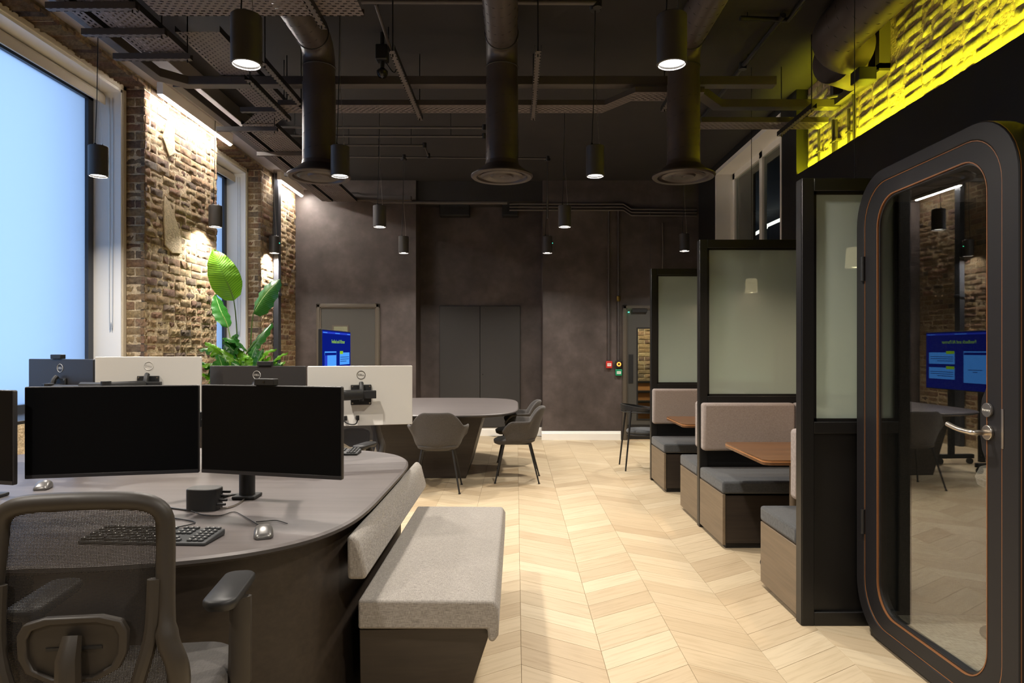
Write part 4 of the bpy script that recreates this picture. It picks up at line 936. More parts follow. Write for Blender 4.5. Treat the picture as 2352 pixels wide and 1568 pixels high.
for k in range(4): MB().box(0.062, 0.098, -0.03 + k * 0.016, -0.02 + k * 0.016, 0.02 + k * 0.014, 0.03 + k * 0.014).build('plug', M['rubber'], dk, world=False, bevel=0.002)
def cable(label, pts, r, mat=None, grp='loose desk cables'):
    P = smooth_path([onz(px, py, 0.744) if not isinstance(px, Vector) else px + py for px, py in pts], 6)
    return tag(MB().tube(P, r, 6).build('cable', mat or M['rubber']), label, 'cable', grp)
cable('thin mouse cable looping behind the mouse', [(438, 1172), (470, 1183), (508, 1183), (537, 1175), (560, 1185), (585, 1200), (606, 1212)], 0.0018)
cable('thick black cable running into the dock', [(330, 1150), (380, 1164), (440, 1172)], 0.004)
cable('thin looped cable behind the keyboard', [(330, 1150), (358, 1152), (378, 1183), (443, 1197), (436, 1204), (378, 1214)], 0.0025)
cable('grey cable from the dock front to the arm', [(478, 1166), (520, 1166), (548, 1156), (566, 1142)], 0.0035, M['steel'])
cable('thin cable trailing right of the mouse', [(588, 1198), (612, 1196), (636, 1195), (660, 1202)], 0.0018)
cable('cable bundle between the dock and the arm post', [(503, 1145), (520, 1140), (534, 1136), (548, 1135)], 0.006)

# ------------------------------------------------------------------ office chairs
def office_chair(label, loc, rz):
    t = thing('office_chair', label, 'office chair', (loc[0], loc[1], 0), rz, 'mesh-back office chairs')
    B = lambda mb, n, m, **k: mb.build(n, m, t, world=False, **k)
    for k in range(5):
        a = math.radians(18 + 72 * k); c, s = math.cos(a), math.sin(a)
        lg = B(MB().tube([(0.03 * c, 0.03 * s, 0.11), (0.16 * c, 0.16 * s, 0.105), (0.30 * c, 0.30 * s, 0.075)], [0.03, 0.024, 0.018], 10), 'leg', M['plastic'])
        MB().tube([(0.30 * c - 0.02 * s, 0.30 * s + 0.02 * c, 0.03), (0.30 * c + 0.02 * s, 0.30 * s - 0.02 * c, 0.03)], 0.0295, 16).build('castor', M['rubber'], lg, world=False)
    B(MB().tube([(0, 0, 0.1), (0, 0, 0.40)], 0.026, 16), 'gas_lift', M['rubber']); B(MB().box(-0.11, 0.11, -0.14, 0.12, 0.385, 0.425), 'mechanism', M['rubber'], bevel=0.015)
    L = []
    for z, g in ((0.427, 0.93), (0.445, 1.0), (0.475, 1.0), (0.492, 0.94)): L.append([(x * g, y * g, z) for x, y in rrect(-0.245, 0.245, -0.235, 0.25, 0.11, 6)])
    B(MB().loft(L), 'seat', M['fab_c'], angle=50)
    # back frame: closed loop, wider at the hips
    half = [(0.0, -0.275, 1.045), (0.10, -0.272, 1.042), (0.15, -0.268, 1.032), (0.178, -0.265, 1.005), (0.184, -0.266, 0.95), (0.19, -0.285, 0.80), (0.2, -0.30, 0.72), (0.222, -0.30, 0.655), (0.212, -0.27, 0.575), (0.17, -0.23, 0.50), (0.0, -0.20, 0.46)]
    loop = smooth_path(half, 4); full = loop + [Vector((-p.x, p.y, p.z)) for p in loop[1:-1]][::-1]
    rad = [0.022 if p.z > 0.75 else 0.026 for p in full]
    B(MB().tube(full, rad, 10, closed=True), 'back_frame', M['plastic'], angle=60)
    for s in (-1, 1):
        B(MB().tube(smooth_path([(s * 0.168, -0.29, 0.86), (s * 0.165, -0.30, 0.74), (s * 0.145, -0.31, 0.65), (s * 0.11, -0.30, 0.55), (s * 0.05, -0.26, 0.46)], 4), 0.017, 10), 'inner_strut', M['plastic'])
    rows = []
    for z, w, y in ((1.03, 0.145, -0.262), (0.985, 0.172, -0.255), (0.92, 0.174, -0.25), (0.80, 0.18, -0.262), (0.70, 0.195, -0.275), (0.62, 0.205, -0.265), (0.55, 0.2, -0.235), (0.50, 0.15, -0.21)):
        rows.append([(w * (q / 6 - 1), y + 0.0 - 0.03 * (1 - (q / 6 - 1) ** 2) * 0.6, z) for q in range(13)])
    b = MB(); vs_ = [p for r0 in rows for p in r0]; b.add(vs_, [(j * 13 + i, j * 13 + i + 1, (j + 1) * 13 + i + 1, (j + 1) * 13 + i) for j in range(len(rows) - 1) for i in range(12)])
    B(b, 'mesh_back', M['net'], angle=80)
    P = [(0.105, 0.075), (0.06, 0.088), (-0.06, 0.088), (-0.105, 0.075), (-0.118, 0.05), (-0.116, 0.0), (-0.10, -0.035), (-0.05, -0.062), (0.05, -0.062), (0.10, -0.035), (0.116, 0.0), (0.118, 0.05)]
    sc = lambda g: [(a * g, b2 * g) for a, b2 in P]
    lum = B(MB().ring(P, sc(0.82), -0.318, -0.298, lambda a, b2, d: (a, d, 0.70 + b2)), 'lumbar_frame', M['plastic'], bevel=0.004); MB().prism(sc(0.82), -0.306, -0.299, lambda a, b2, d: (a, d, 0.70 + b2)).build('lumbar_plate', M['plastic'], lum, world=False)
    MB().box(-0.06, 0.06, -0.309, -0.3062, 0.71, 0.717).build('lumbar_slot', M['rubber'], lum, world=False)
    B(MB().tube([(0, -0.315, 0.745), (0, -0.335, 0.70), (0, -0.335, 0.62), (0, -0.30, 0.50), (0, -0.2, 0.42), (0, -0.08, 0.405)], [0.02, 0.026, 0.028, 0.03, 0.03, 0.025], 10), 'spine', M['plastic'])
    for s in (-1, 1):
        B(MB().tube([(s * 0.1, 0.02, 0.41), (s * 0.25, 0.04, 0.41), (s * 0.275, 0.05, 0.45), (s * 0.275, 0.06, 0.688)], [0.02, 0.02, 0.022, 0.02], 10, flat=1.5), 'arm_post', M['plastic'])
        Q = rrect(s * 0.245 - 0.045, s * 0.245 + 0.045, -0.07, 0.2, 0.035, 5); cxq = s * 0.245
        B(MB().loft([[(x, y, 0.69) for x, y in [(cxq + (x - cxq) * 0.85, 0.065 + (y - 0.065) * 0.93) for x, y in Q]], [(x, y, 0.704) for x, y in Q], [(x, y, 0.716) for x, y in Q], [(cxq + (x - cxq) * 0.9, 0.065 + (y - 0.065) * 0.95, 0.722) for x, y in Q]]), 'arm_pad', M['rubber'], angle=50)
    return t
ch = office_chair('mesh-back office chair in the near left foreground', (-1.06, 1.875), math.radians(8))
copy_tree(ch, label='mesh-back office chair beyond the desk, half hidden by a silver monitor', loc=(-1.32, 5.05, 0), rz=math.radians(168))

# ------------------------------------------------------------------ meeting table and shell chairs
mt_ = thing('meeting_table', 'boat-shaped meeting table beyond the desk with wedge base', 'table', (-0.93, 8.15, 0))
desk_top(mt_, -0.93, 8.15, 0.955, 1.26)
MB().hexa([(-1.45, 7.44, 0.001), (-0.55, 7.44, 0.001), (-0.55, 8.8, 0.001), (-1.45, 8.8, 0.001), (-1.6, 7.35, 0.7045), (-0.36, 7.35, 0.7045), (-0.36, 8.9, 0.7045), (-1.6, 8.9, 0.7045)]).build('wedge_base', M['dwood'], mt_, bevel=0.003)
def shell_chair(label, loc, rz):
    t = thing('shell_chair', label, 'chair', (loc[0], loc[1], 0), rz, 'grey shell armchairs')
    B = lambda mb, n, m, **k: mb.build(n, m, t, world=False, **k)
    NS, NT = 64, 10; vs_ = []
    for j in range(NT + 1):
        tt = j / NT
        for i in range(NS + 1):
            ph = math.radians(-118 + 236 * i / NS); a_ = abs(math.degrees(ph))
            xn = abs(math.sin(ph)) if a_ < 90 else 1.0; k = max(0.0, 1 - (max(0, xn - 0.42) / 0.42) ** 2.2) ** 0.6
            ztop = 0.655 + 0.14 * k * (1 - 0.0 * a_) - (0.11 * max(0, (a_ - 96) / 22) ** 1.5)
            z = 0.425 + (ztop - 0.425) * tt
            g = 0.70 + 0.30 * min(1, (z - 0.425) / 0.2) ** 0.55
            lean = -0.06 * max(0, (z - 0.62) / 0.18) * math.cos(ph); flare = 0.04 * (1 - k) * (max(0, tt - 0.45) / 0.55) ** 1.5
            rx, ry = (0.262 + flare), 0.25 + flare
            if a_ > 90: yy = ry * g * (a_ - 90) / 28 * 0.52; xx = math.copysign(rx * g, ph)
            else: yy = -ry * g * math.cos(ph); xx = rx * g * math.sin(ph)
            xx *= 1 - 0.04 * k * tt
            vs_.append((xx, yy + lean, z))
    b = MB(); b.add(vs_, [(j * (NS + 1) + i, j * (NS + 1) + i + 1, (j + 1) * (NS + 1) + i + 1, (j + 1) * (NS + 1) + i) for j in range(NT) for i in range(NS)])
    o = B(b, 'shell', M['fab_c'], angle=80); sd = o.modifiers.new('t', 'SOLIDIFY'); sd.thickness = 0.024; sd.offset = 0; o.modifiers.new('s', 'SUBSURF').render_levels = 1
    P = [(0.22 * math.copysign(abs(math.cos(a)) ** 0.7, math.cos(a)), 0.02 + 0.235 * math.copysign(abs(math.sin(a)) ** 0.75, math.sin(a))) for a in [2 * math.pi * k / 36 for k in range(36)]]
    L = [[(x * g, y * g, z - 0.02 * max(0, y) / 0.25 * q) for x, y in P] for z, g, q in ((0.41, 0.80, 1), (0.425, 0.93, 1), (0.45, 0.96, 0.7), (0.462, 0.86, 0.5))]
    B(MB().loft(L), 'seat', M['fab_c'], angle=60)
    for sx in (-1, 1):
        for sy, y0, y1 in ((1, 0.13, 0.215), (-1, -0.14, -0.245)):
            lg = B(MB().tube([(sx * 0.15, y0, 0.412), (sx * 0.225, y1, 0.004)], [0.011, 0.008], 10), 'leg', M['black'])
            MB().tube([(sx * 0.225, y1, 0.001), (sx * 0.225, y1, 0.012)], 0.012, 10).build('glide', M['rubber'], lg, world=False)
    B(MB().tube([(-0.15, 0.13, 0.408), (0.15, 0.13, 0.408), (0.15, -0.14, 0.408), (-0.15, -0.14, 0.408)], 0.01, 8, closed=True), 'under_frame', M['black'])
    return t
sc1 = shell_chair('grey shell armchair with its back to the camera', (-0.785, 6.86), math.radians(2))
copy_tree(sc1, label='grey shell armchair at the table end, nearer of the pair', loc=(0.0, 7.36, 0), rz=math.radians(88))
copy_tree(sc1, label='grey shell armchair at the table end, farther of the pair', loc=(-0.01, 8.25, 0), rz=math.radians(92))
# slender black chair by the far booth
wc = thing('wire_chair', 'slender black metal chair with curved back beside the far door', 'chair', (1.52, 8.1, 0))
B = lambda mb, n, m, **k: mb.build(n, m, wc, world=False, **k)
for (x0, y0, x1, y1, zt) in ((-0.19, -0.19, -0.262, -0.235, 0.70), (-0.19, 0.19, -0.262, 0.235, 0.70), (0.17, -0.2, 0.24, -0.23, 0.66), (0.17, 0.2, 0.24, 0.23, 0.66)):
    B(MB().tube([(x0, y0, zt), (x1, y1, 0.001)], [0.012, 0.009], 10), 'leg', M['black'])
B(MB().lathe([(0.0, 0.415), (0.2, 0.415), (0.215, 0.43), (0.215, 0.445), (0.2, 0.462), (0.12, 0.472), (0.0, 0.474)], 32, caps=False), 'seat_pad', M['fab_d'])
B(MB().tube([(0.205 * math.cos(a), 0.205 * math.sin(a), 0.405) for a in [2 * math.pi * k / 24 for k in range(24)]], 0.009, 8, closed=True), 'seat_ring', M['black'])
arcp = [(0.27 * math.cos(math.radians(a)), 0.27 * math.sin(math.radians(a))) for a in range(60, 301, 12)]
B(MB().tube([(x, y, 0.675 if True else 0) for x, y in arcp], 0.009, 8), 'arm_rail', M['black'])
b = MB(); b.loft([[(x * 0.97, y * 0.97, 0.69), (x * 1.03, y * 1.03, 0.69), (x * 1.05, y * 1.05, 0.69 + hgt), (x * 0.99, y * 0.99, 0.69 + hgt)] for (x, y), hgt in zip(arcp, [0.012 + 0.06 * math.sin(math.pi * k / (len(arcp) - 1)) ** 1.3 for k in range(len(arcp))])])
B(b, 'backrest', M['rubber'], angle=50)

# ------------------------------------------------------------------ display on stand
TX, TY0, TY1, TZ0, TZ1 = -2.05, 7.2, 8.44, 0.915, 1.622
TW, TH, TYC = TY1 - TY0, TZ1 - TZ0, (TY0 + TY1) / 2
tv = thing('display_screen', 'large lit blue presentation display on a rolling stand', 'display', (TX, TYC, 0))
MB().box(TX - 0.04, TX, TY0, TY1, TZ0, TZ1).build('casing', M['rubber'], tv, bevel=0.004)
e1, e2, e3, e4 = emit('screen_navy', S(12, 28, 128), 0.9), emit('screen_blue', S(80, 160, 255), 1.0), emit('screen_band', S(44, 66, 205), 0.9), emit('screen_lime', S(150, 200, 40), 0.9)
e5 = emit('screen_ink', S(30, 60, 130), 0.9)
def scr(name, mat, u0, u1, v0, v1, lift, par=None):
    return MB().box(TX + lift, TX + lift + 0.0004, TY0 + u0 * TW, TY0 + u1 * TW, TZ0 + v0 * TH, TZ0 + v1 * TH).build(name, mat, par or tv, smooth=False)
sn = scr('screen', e1, 0.008, 0.992, 0.015, 0.985, 0.0004)
scr('header_band', e3, 0.012, 0.988, 0.935, 0.965, 0.001, sn)
for k, (u0, u1) in enumerate(((0.03, 0.16), (0.42, 0.58), (0.86, 0.97))): scr('header_text', e2, u0, u1, 0.944, 0.954, 0.0016, sn)
scr('main_card', e2, 0.08, 0.46, 0.14, 0.66, 0.001, sn); scr('main_card_bar', e1, 0.085, 0.455, 0.60, 0.64, 0.0016, sn)
scr('main_card_edge', e3, 0.08, 0.16, 0.14, 0.60, 0.0014, sn)
for v in (0.44, 0.18):
    scr('side_card', e2, 0.58, 0.95, v, v + 0.2, 0.001, sn); scr('side_tag', e4, 0.585, 0.70, v + 0.175, v + 0.225, 0.0016, sn)
    for q in range(3): scr('text_line', e5, 0.60, 0.93 - 0.1 * (q == 2), v + 0.12 - q * 0.035, v + 0.13 - q * 0.035, 0.0016, sn)
for q, (a, b2) in enumerate(((0.22, 0.40), (0.28, 0.34))): scr('text_line', e5, a, b2, 0.35 - q * 0.035, 0.36 - q * 0.035, 0.0016, sn)
tt = text('title', 'Feedback and AI Partner', 0.058, e4, sn, (0, 0, 0), (math.pi / 2, 0, math.pi / 2)); tt.location = Vector((TX + 0.0022, TY0 + 0.53 * TW, TZ0 + 0.815 * TH)) - tv.location
b = MB(); b.box(TX - 0.09, TX - 0.04, TYC - 0.28, TYC - 0.22, 0.12, 1.5); b.box(TX - 0.09, TX - 0.04, TYC + 0.22, TYC + 0.28, 0.12, 1.5); b.box(TX - 0.09, TX - 0.04, TYC - 0.22, TYC + 0.22, 1.1, 1.25); b.build('uprights', M['black'], tv)
for yy in (TYC - 0.33, TYC + 0.33):
    ft = MB().box(TX - 0.4, TX + 0.06, yy - 0.03, yy + 0.03, 0.07, 0.12).build('foot', M['black'], tv, bevel=0.004)
    for xx in (-0.36, 0.02): MB().tube([(TX + xx, yy - 0.02, 0.035), (TX + xx, yy + 0.02, 0.035)], 0.0345, 16).build('castor', M['rubber'], ft)

# ------------------------------------------------------------------ plants
pt = thing('planter_box', 'dark planter trough below the second window', 'planter', (-2.95, 7.25, 0))
b = MB(); b.ring(rrect(-3.3, -2.55, 6.75, 7.75, 0.03, 3), rrect(-3.27, -2.58, 6.78, 7.72, 0.02, 3), 0.001, 0.9, lambda a, c, d: (a, c, d)); b.build('trough', M['planter'], pt)
MB().box(-3.275, -2.575, 6.775, 7.725, 0.8, 0.85).build('soil', M['soil'], pt)
def leaf(parent, base, tip, width, nrm, mat, bend=0.06, curl=0.12, stalk=None, shape=0.42, notch=0):
    base, tip = Vector(base), Vector(tip); ax = tip - base; L = ax.length; ax.normalize(); n = Vector(nrm); n = (n - ax * n.dot(ax)).normalized(); sd = ax.cross(n)
    b = MB(); rows = 14; cols = 6; vs_ = []; uvs = []
    for j in range(rows + 1):
        u = j / rows
        w = width * (math.sin(math.pi * u ** (0.85 if shape < 0.5 else 0.8)) ** (0.6 if shape < 0.5 else 0.85) if 0 < u < 1 else 0.02) * (1 - 0.1 * u)
        if notch and 0 < j < rows and j % 3 == 2: w *= (1 - notch)
        for i in range(cols + 1):
            q = i / cols * 2 - 1
            p = base + ax * (L * u) + sd * (q * w / 2) + n * (bend * L * (math.sin(math.pi * u)) - abs(q) ** 1.5 * curl * w + (0.012 * math.sin(j * 2.1 + q * 3) * abs(q)))
            vs_.append(p); uvs.append((i / cols, u))
    fs = [(j * (cols + 1) + i, j * (cols + 1) + i + 1, (j + 1) * (cols + 1) + i + 1, (j + 1) * (cols + 1) + i) for j in range(rows) for i in range(cols)]
    b.add(vs_, fs); b.uv = [[uvs[k] for k in f] for f in fs]
    o = b.build('leaf', mat, parent, angle=80)
    if stalk is not None:
        s0 = Vector(stalk); P = smooth_path([s0, s0.lerp(base, 0.5) + Vector((0.015, 0, 0.03)), base, base + ax * L * 0.5 + n * (bend * L * 0.98 - 0.004)], 4)
        MB().tube(P, [0.011 - 0.008 * k / (len(P) - 1) for k in range(len(P))], 6).build('stalk', M['stem'], o)
    return o
bp = thing('banana_plant', 'tall green plant with broad paddle leaves by the window', 'plant', (-2.95, 7.3, 0.85)); g0 = V(-2.97, 7.3, 0.85); YP = 7.25
def pl(px, py, dy=0): return at(px, py, YP + dy)
leaf(bp, pl(537, 690), pl(490, 573, 0.1), 0.335, (0.25, -1, 0.1), M['leaf'], 0.05, 0.1, g0 + V(0, 0, 0))
leaf(bp, pl(582, 720), pl(644, 641, -0.1), 0.32, (-0.4, -1, 0.5), M['leaf2'], 0.06, 0.15, g0 + V(0.05, 0, 0))
leaf(bp, pl(524, 752, 0.25), pl(494, 676, 0.35), 0.2, (0.9, -0.7, 0.2), M['leaf2'], -0.03, 0.1, g0 + V(-0.05, 0.05, 0))
leaf(bp, pl(566, 812, -0.1), pl(626, 741, 0.1), 0.15, (-0.3, -0.8, 0.7), M['leaf2'], 0.04, 0.3, g0 + V(0.03, -0.05, 0))
leaf(bp, pl(560, 800, -0.15), pl(517, 776, -0.45), 0.25, (0, -0.75, 0.7), M['leaf2'], 0.1, 0.2, g0 + V(0, -0.05, 0))
ph = thing('philodendron', 'low split-leaf plant on the left of the planter', 'plant', (-3.1, 7.0, 0.85)); g1 = V(-3.1, 7.02, 0.85); YP = 6.95
for (bx, by, tx, ty, w, nx) in ((520, 810, 455, 803, 0.18, -0.2), (515, 822, 470, 785, 0.16, 0.1), (530, 800, 545, 766, 0.15, 0.3), (510, 840, 462, 842, 0.2, -0.1), (535, 825, 480, 815, 0.17, 0.0), (540, 835, 575, 818, 0.13, 0.2), (505, 850, 470, 868, 0.16, -0.2), (545, 820, 512, 782, 0.14, 0.2), (540, 845, 500, 835, 0.2, 0), (500, 862, 458, 830, 0.15, 0.1), (520, 868, 480, 880, 0.18, -0.1), (548, 842, 505, 800, 0.17, 0.2), (530, 835, 552, 790, 0.15, -0.2), (515, 865, 500, 812, 0.18, 0.15), (498, 875, 462, 858, 0.16, 0)):
    leaf(ph, pl(bx, by, RNG.uniform(-.15, .1)), pl(tx, ty, RNG.uniform(-.25, 0)), w, (nx, -0.6, 0.8), M['leaf2'] if RNG.random() < 0.5 else M['leaf'], 0.12, 0.25, g1, 0.6, 0.35)
ph = thing('peace_lily', 'low bushy plant on the right of the planter', 'plant', (-2.75, 7.1, 0.85)); g2 = V(-2.75, 7.1, 0.85); YP = 7.0
for (bx, by, tx, ty, w, nx) in ((588, 838, 636, 802, 0.1, -0.3), (620, 850, 662, 810, 0.08, -0.3), (590, 850, 610, 815, 0.13, 0.3), (600, 848, 650, 838, 0.12, 0.0), (570, 850, 560, 812, 0.16, 0.1), (605, 855, 598, 822, 0.12, -0.1), (560, 850, 530, 832, 0.16, 0.1), (630, 852, 632, 826, 0.1, 0.1), (580, 855, 545, 845, 0.15, 0), (612, 850, 640, 825, 0.12, 0.2), (575, 845, 590, 790, 0.16, -0.1), (560, 848, 548, 800, 0.15, 0.2), (595, 858, 622, 818, 0.14, 0), (555, 858, 575, 832, 0.16, 0.1), (625, 858, 655, 830, 0.1, 0), (585, 850, 605, 800, 0.1, 0.3)):
    leaf(ph, pl(bx, by, RNG.uniform(-.2, .1)), pl(tx, ty, RNG.uniform(-.3, 0)), w, (nx, -0.7, 0.7), M['leaf'] if RNG.random() < 0.5 else M['leaf2'], 0.1, 0.2, g2, 0.6)

# ------------------------------------------------------------------ booths on the right
XB = 1.448
SY = (3.46, 5.39, 7.32)
def screen(label, y):
    t = thing('booth_screen', label, 'screen', (2.1, y, 0), 0, 'tall booth divider screens'); y1 = y + 0.07; zt = 2.27; zg0, zg1 = 1.035, 2.205; xr = XR - 0.003
    B = lambda mb, n, m, **k: mb.build(n, m, t, **k)
    for xa, xb in ((XB, XB + 0.062), (xr - 0.062, xr)): B(MB().box(xa, xb, y, y1, 0.001, zt), 'post', M['satin'], bevel=0.003)
    for za, zb in ((zg1, zt), (0.975, zg0), (0.001, 0.07)): B(MB().box(XB + 0.062, xr - 0.062, y, y1, za, zb), 'rail', M['satin'], bevel=0.003)
    B(MB().box(XB + 0.062, xr - 0.062, y + 0.02, y1 - 0.02, 0.07, 0.975), 'lower_panel', M['satin'], smooth=False)
    b = MB(); b.box(XB + 0.062, XB + 0.078, y + 0.012, y + 0.02, zg0, zg1); b.box(XB + 0.062, xr - 0.062, y + 0.012, y + 0.02, zg0, zg0 + 0.016); b.box(XB + 0.062, xr - 0.062, y + 0.012, y + 0.02, zg1 - 0.016, zg1)
    B(b, 'glazing_bead', M['satin']); B(MB().box(XB + 0.064, xr - 0.064, y + 0.028, y + 0.036, zg0, zg1), 'frosted_pane', M['frost'], smooth=False)
    B(MB().box(XB - 0.003, XB - 0.0002, y + 0.004, y1 - 0.004, 0.002, zt - 0.004), 'edge_strip', M['satin'])
    return t
screen('tall black screen with frosted glass beside the phone pod', SY[0]); screen('middle tall screen with frosted glass panel', SY[1]); screen('farthest tall screen with frosted glass panel', SY[2])
XE = 2.25
def booth_bench(label, y0, y1, facing):
    """facing -1: seat looks towards the camera, back at y1; +1: back at y0"""
    t = thing('booth_bench', label, 'bench', ((XB + XE) / 2, (y0 + y1) / 2, 0), 0, 'upholstered booth benches'); B = lambda mb, n, m, **k: mb.build(n, m, t, **k)
    a, c = y0 + 0.002, y1 - 0.002
    B(MB().box(XB + 0.022, XE, a + (0.012 if facing < 0 else 0), c - (0.012 if facing > 0 else 0), 0.04, 0.375), 'base', M['dwood'])
    B(MB().box(XB, XB + 0.02, a, c, 0.03, 0.385), 'side_panel', M['bronze'], bevel=0.002)
    B(MB().box(XB + 0.03, XE, a + 0.03, c - 0.03, 0.001, 0.04), 'plinth', M['black'])
    B(MB().box(XB - 0.002, XE - 0.002, a - (0.008 if facing < 0 else -0.002), c + (0.008 if facing > 0 else -0.002), 0.388, 0.478), 'seat_cushion', M['fab_d'], bevel=0.018, seg=3)
    yb0, yb1 = (c - 0.095, c) if facing < 0 else (a, a + 0.095)
    B(MB().box(XB + 0.003, XE - 0.085, yb0, yb1, 0.615, 0.985), 'back_cushion', M['fab_b'], bevel=0.022, seg=3)
    B(MB().box(XE - 0.08, XE - 0.002, a + 0.002, c - 0.002, 0.615, 0.985), 'side_cushion', M['fab_b'], bevel=0.02, seg=3)
    return t
booth_bench('booth bench behind the nearest screen, facing away', 3.53, 4.05, 1)
booth_bench('booth bench against the middle screen, facing the camera', 4.79, 5.39, -1)
booth_bench('booth bench behind the middle screen, facing away', 5.46, 6.03, 1)
booth_bench('booth bench against the farthest screen, facing the camera', 6.69, 7.32, -1)
for i, (y0, y1) in enumerate(((3.532, 5.388), (5.462, 7.318))):
    t = thing('booth_back_panel', ('low black panel behind the nearer booth', 'low black panel behind the farther booth')[i], 'panel', (2.3, (y0 + y1) / 2, 0), 0, 'booth back panels')
    MB().box(XE + 0.002, XE + 0.042, y0, y1, 0.001, 1.0).build('board', M['satin'], t); MB().box(XE + 0.002, XR - 0.004, y0, y1, 1.0, 1.02).build('ledge', M['satin'], t)
def booth_table(label, y, y0, y1):
    t = thing('booth_table', label, 'table', (1.85, y, 0), 0, 'walnut booth tables'); P = rrect(1.475, XE - 0.083, y0, y1, 0.05, 6)
    for k in range(4): MB().loft([[(a, c, 0.712 + k * 0.008) for a, c in P], [(a, c, 0.7195 + k * 0.008) for a, c in P]]).build('ply_layer', M['walnut'] if k in (0, 1, 3) else M['oak_line'], t)
    MB().tube([(1.80, y, 0.02), (1.80, y, 0.711)], 0.03, 20).build('pedestal', M['bronze'], t)
    MB().lathe([(0.0, 0.001), (0.21, 0.001), (0.21, 0.008), (0.2, 0.014), (0.03, 0.02), (0.0, 0.02)], 36, (1.80, y, 0), caps=False).build('base_disc', M['black'], t)
booth_table('walnut table of the nearer booth', 4.42, 4.06, 4.86); booth_table('walnut table of the farther booth', 6.36, 6.03, 6.74)
for i, (y, lab) in enumerate(((4.42, 'small warm pendant glowing behind the nearest screen'), (6.36, 'small warm pendant blurred behind the middle screen'))):
    t = thing('booth_lamp', lab, 'lamp', (2.19, y, 1.93), 0, 'booth pendant lamps')
    MB().lathe([(0.045, 0.13), (0.05, 0.125), (0.057, 0.0), (0.054, 0.0), (0.047, 0.122), (0.0, 0.126)], 28, caps=False).build('ribbed_shade', M['shade'], t, world=False)
    MB().lathe([(0.0, 0.127), (0.03, 0.128), (0.03, 0.17), (0.012, 0.19), (0.0, 0.19)], 16, caps=False).build('cap', M['rubber'], t, world=False)
    MB().tube([(0, 0, 0.185), (0, 0, CEIL - 1.93 - 0.001)], 0.003, 6).build('cord', M['rubber'], t, world=False)
    bl = bpy.data.lights.new('lamp_light', 'POINT'); bl.energy = BOOTH_W; bl.color = (1, 0.72, 0.48); bl.shadow_soft_size = 0.03
    o = bpy.data.objects.new('lamp_light', bl); COL.objects.link(o); o.parent = t; o.location = (0, 0, 0.03)

# ------------------------------------------------------------------ phone pod
Y0, Y1, PZ = 2.335, 3.452, 2.25
pod = thing('phone_pod', 'black phone booth pod with rounded glass door', 'phone booth', (2.2, (Y0 + Y1) / 2, 0)); B = lambda mb, n, m, **k: mb.build(n, m, pod, **k)
fn = lambda a, b2, d: (d, a, b2)
sd = lambda a0, a1, b0, b1, r: rrect(a0, a1, b0, b1, r, 10)
OUT, D_O, D_I = sd(Y0, Y1, 0.02, PZ, 0.24), sd(2.424, 3.376, 0.085, 2.19, 0.19), sd(2.50, 3.262, 0.155, 2.12, 0.14)
B(MB().ring(OUT, sd(2.42, 3.38, 0.081, 2.194, 0.192), XP, XP + 0.09, fn), 'front_frame', M['pod'], bevel=0.004)
B(MB().ring(sd(Y0 - 0.0006, Y1 + 0.0006, 0.0194, PZ + 0.0006, 0.2406), sd(Y0 + 0.003, Y1 - 0.003, 0.023, PZ - 0.003, 0.237), XP + 0.006, XP + 0.009, fn), 'edge_line', M['ply'])
X2 = 2.80
body = MB(); body.box(XP + 0.09, X2, Y0 + 0.02, Y0 + 0.07, 0.03, PZ - 0.045); body.box(XP + 0.09, X2, Y1 - 0.06, Y1 - 0.012, 0.03, PZ - 0.045); body.box(XP + 0.09, X2, Y0 + 0.02, Y1 - 0.012, PZ - 0.095, PZ - 0.045); body.box(X2 - 0.04, X2, Y0 + 0.07, Y1 - 0.06, 0.03, PZ - 0.095)
B(body, 'outer_shell', M['satin'], smooth=False)
inn = MB(); inn.box(XP + 0.09, X2 - 0.05, Y0 + 0.072, Y0 + 0.09, 0.08, 2.15); inn.box(XP + 0.09, X2 - 0.05, Y1 - 0.08, Y1 - 0.062, 0.08, 2.15); inn.box(X2 - 0.06, X2 - 0.042, Y0 + 0.072, Y1 - 0.062, 0.08, 2.15); inn.box(XP + 0.09, X2 - 0.05, Y0 + 0.072, Y1 - 0.062, 2.13, 2.15)
B(inn, 'felt_lining', M['felt'], smooth=False); B(MB().box(XP + 0.06, X2 - 0.05, Y0 + 0.072, Y1 - 0.062, 0.03, 0.09), 'carpet_floor', M['carpet'], smooth=False)
B(MB().box(XP + 0.02, X2, Y0 + 0.1, Y1 - 0.1, 0.001, 0.03), 'plinth', M['black'])
dr = B(MB().ring(D_O, D_I, XP + 0.004, XP + 0.05, fn), 'door', M['pod'], bevel=0.003)
MB().ring(sd(2.4215, 3.3785, 0.0825, 2.1925, 0.191), sd(2.4245, 3.3755, 0.0855, 2.1895, 0.190), XP + 0.003, XP + 0.012, fn).build('door_edge', M['ply'], dr)
MB().ring(sd(2.4985, 3.264, 0.153, 2.122, 0.142), sd(2.502, 3.259, 0.158, 2.117, 0.139), XP + 0.0025, XP + 0.02, fn).build('glass_bead', M['ply'], dr)
MB().ring(sd(2.503, 3.258, 0.159, 2.116, 0.138), sd(2.508, 3.250, 0.166, 2.110, 0.134), XP + 0.010, XP + 0.045, fn).build('gasket', M['rubber'], dr)
MB().prism(sd(2.501, 3.261, 0.156, 2.119, 0.14), XP + 0.013, XP + 0.017, lambda a, b2, d: (d + (3.261 - a) * 0.0305, a, b2)).build('door_pane', M['podglass'], dr, smooth=False)
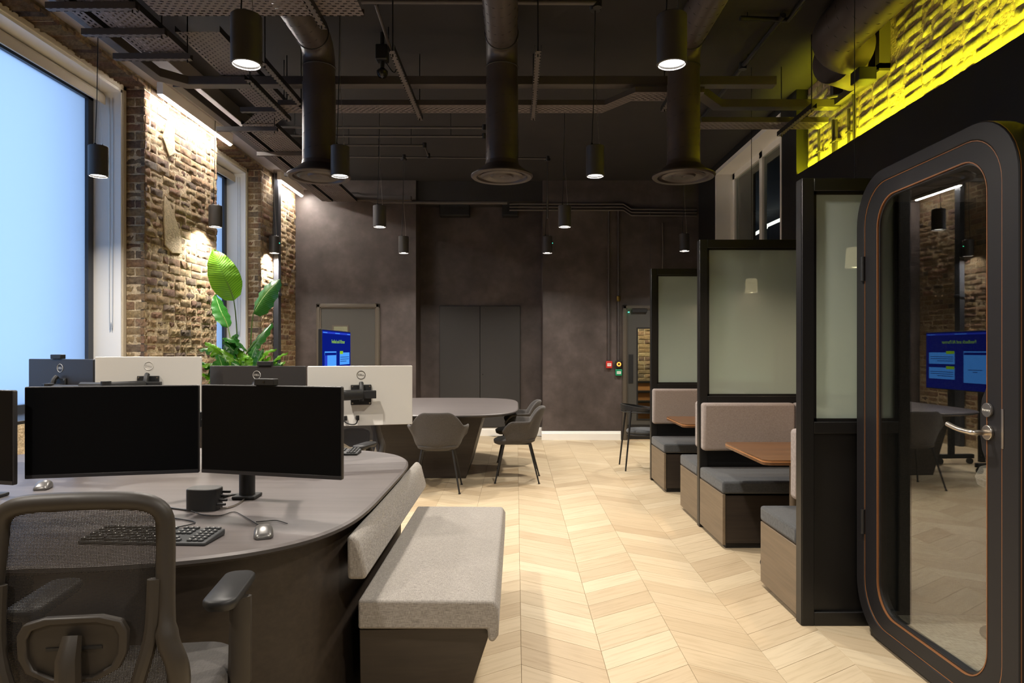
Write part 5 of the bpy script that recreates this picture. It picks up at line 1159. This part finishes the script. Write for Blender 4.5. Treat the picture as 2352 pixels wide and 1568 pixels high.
P = [(2.497, 0.95), (2.505, 0.985), (2.53, 1.03), (2.54, 1.08), (2.54, 1.17), (2.53, 1.22), (2.505, 1.265), (2.497, 1.30)]
MB().prism(P, XP + 0.005, XP + 0.021, fn).build('lock_plate', M['pod'], dr, bevel=0.003)
def disc(yc, zc, r, x0, x1, name, mat, par): return MB().loft([[(x, yc + r * math.cos(2 * math.pi * k / 28), zc + r * math.sin(2 * math.pi * k / 28)) for k in range(28)] for x in (x0, x1)]).build(name, mat, par, bevel=0.0015)
HYc, HZ = 2.49, 1.098
hd = disc(HYc, HZ, 0.027, XP - 0.006, XP + 0.004, 'handle_rose', M['steel'], dr)
MB().tube(smooth_path([(XP - 0.004, HYc, HZ), (XP - 0.045, HYc, HZ), (XP - 0.056, HYc + 0.015, HZ), (XP - 0.056, HYc + 0.08, HZ + 0.003), (XP - 0.056, HYc + 0.145, HZ + 0.016)], 6), 0.0095, 14).build('lever', M['steel'], hd)
lk_ = disc(HYc + 0.002, 1.18, 0.026, XP - 0.005, XP + 0.004, 'lock_disc', M['mouse'], dr)
tx = text('lettering', 'framery', 0.013, M['paper'], lk_, (0, 0, 0), (math.pi / 2, 0, -math.pi / 2)); tx.location = V(XP - 0.0055, HYc + 0.002, 1.18) - pod.location
B(MB().box(XP - 0.002, XP + 0.003, 2.408, 2.419, 1.05, 1.19), 'strike_plate', M['steel'])
for zc in (1.80, 0.55): B(MB().tube([(XP - 0.004, 3.382, zc - 0.06), (XP - 0.004, 3.382, zc + 0.06)], 0.011, 12), 'hinge', M['rubber'])
po = thing('pod_stool', 'pale round cushion stool inside the phone pod', 'stool', (2.27, 3.08, 0.0905))
MB().lathe([(0.0, 0.66), (0.12, 0.665), (0.16, 0.69), (0.168, 0.72), (0.15, 0.765), (0.1, 0.785), (0.0, 0.79)], 28, caps=False).build('cushion', M['fab_l'], po, world=False); MB().tube([(0, 0, 0.001), (0, 0, 0.665)], 0.03, 14).build('column', M['black'], po, world=False); MB().lathe([(0, 0.0005), (0.15, 0.0005), (0.15, 0.012), (0, 0.014)], 24, caps=False).build('foot_disc', M['black'], po, world=False)
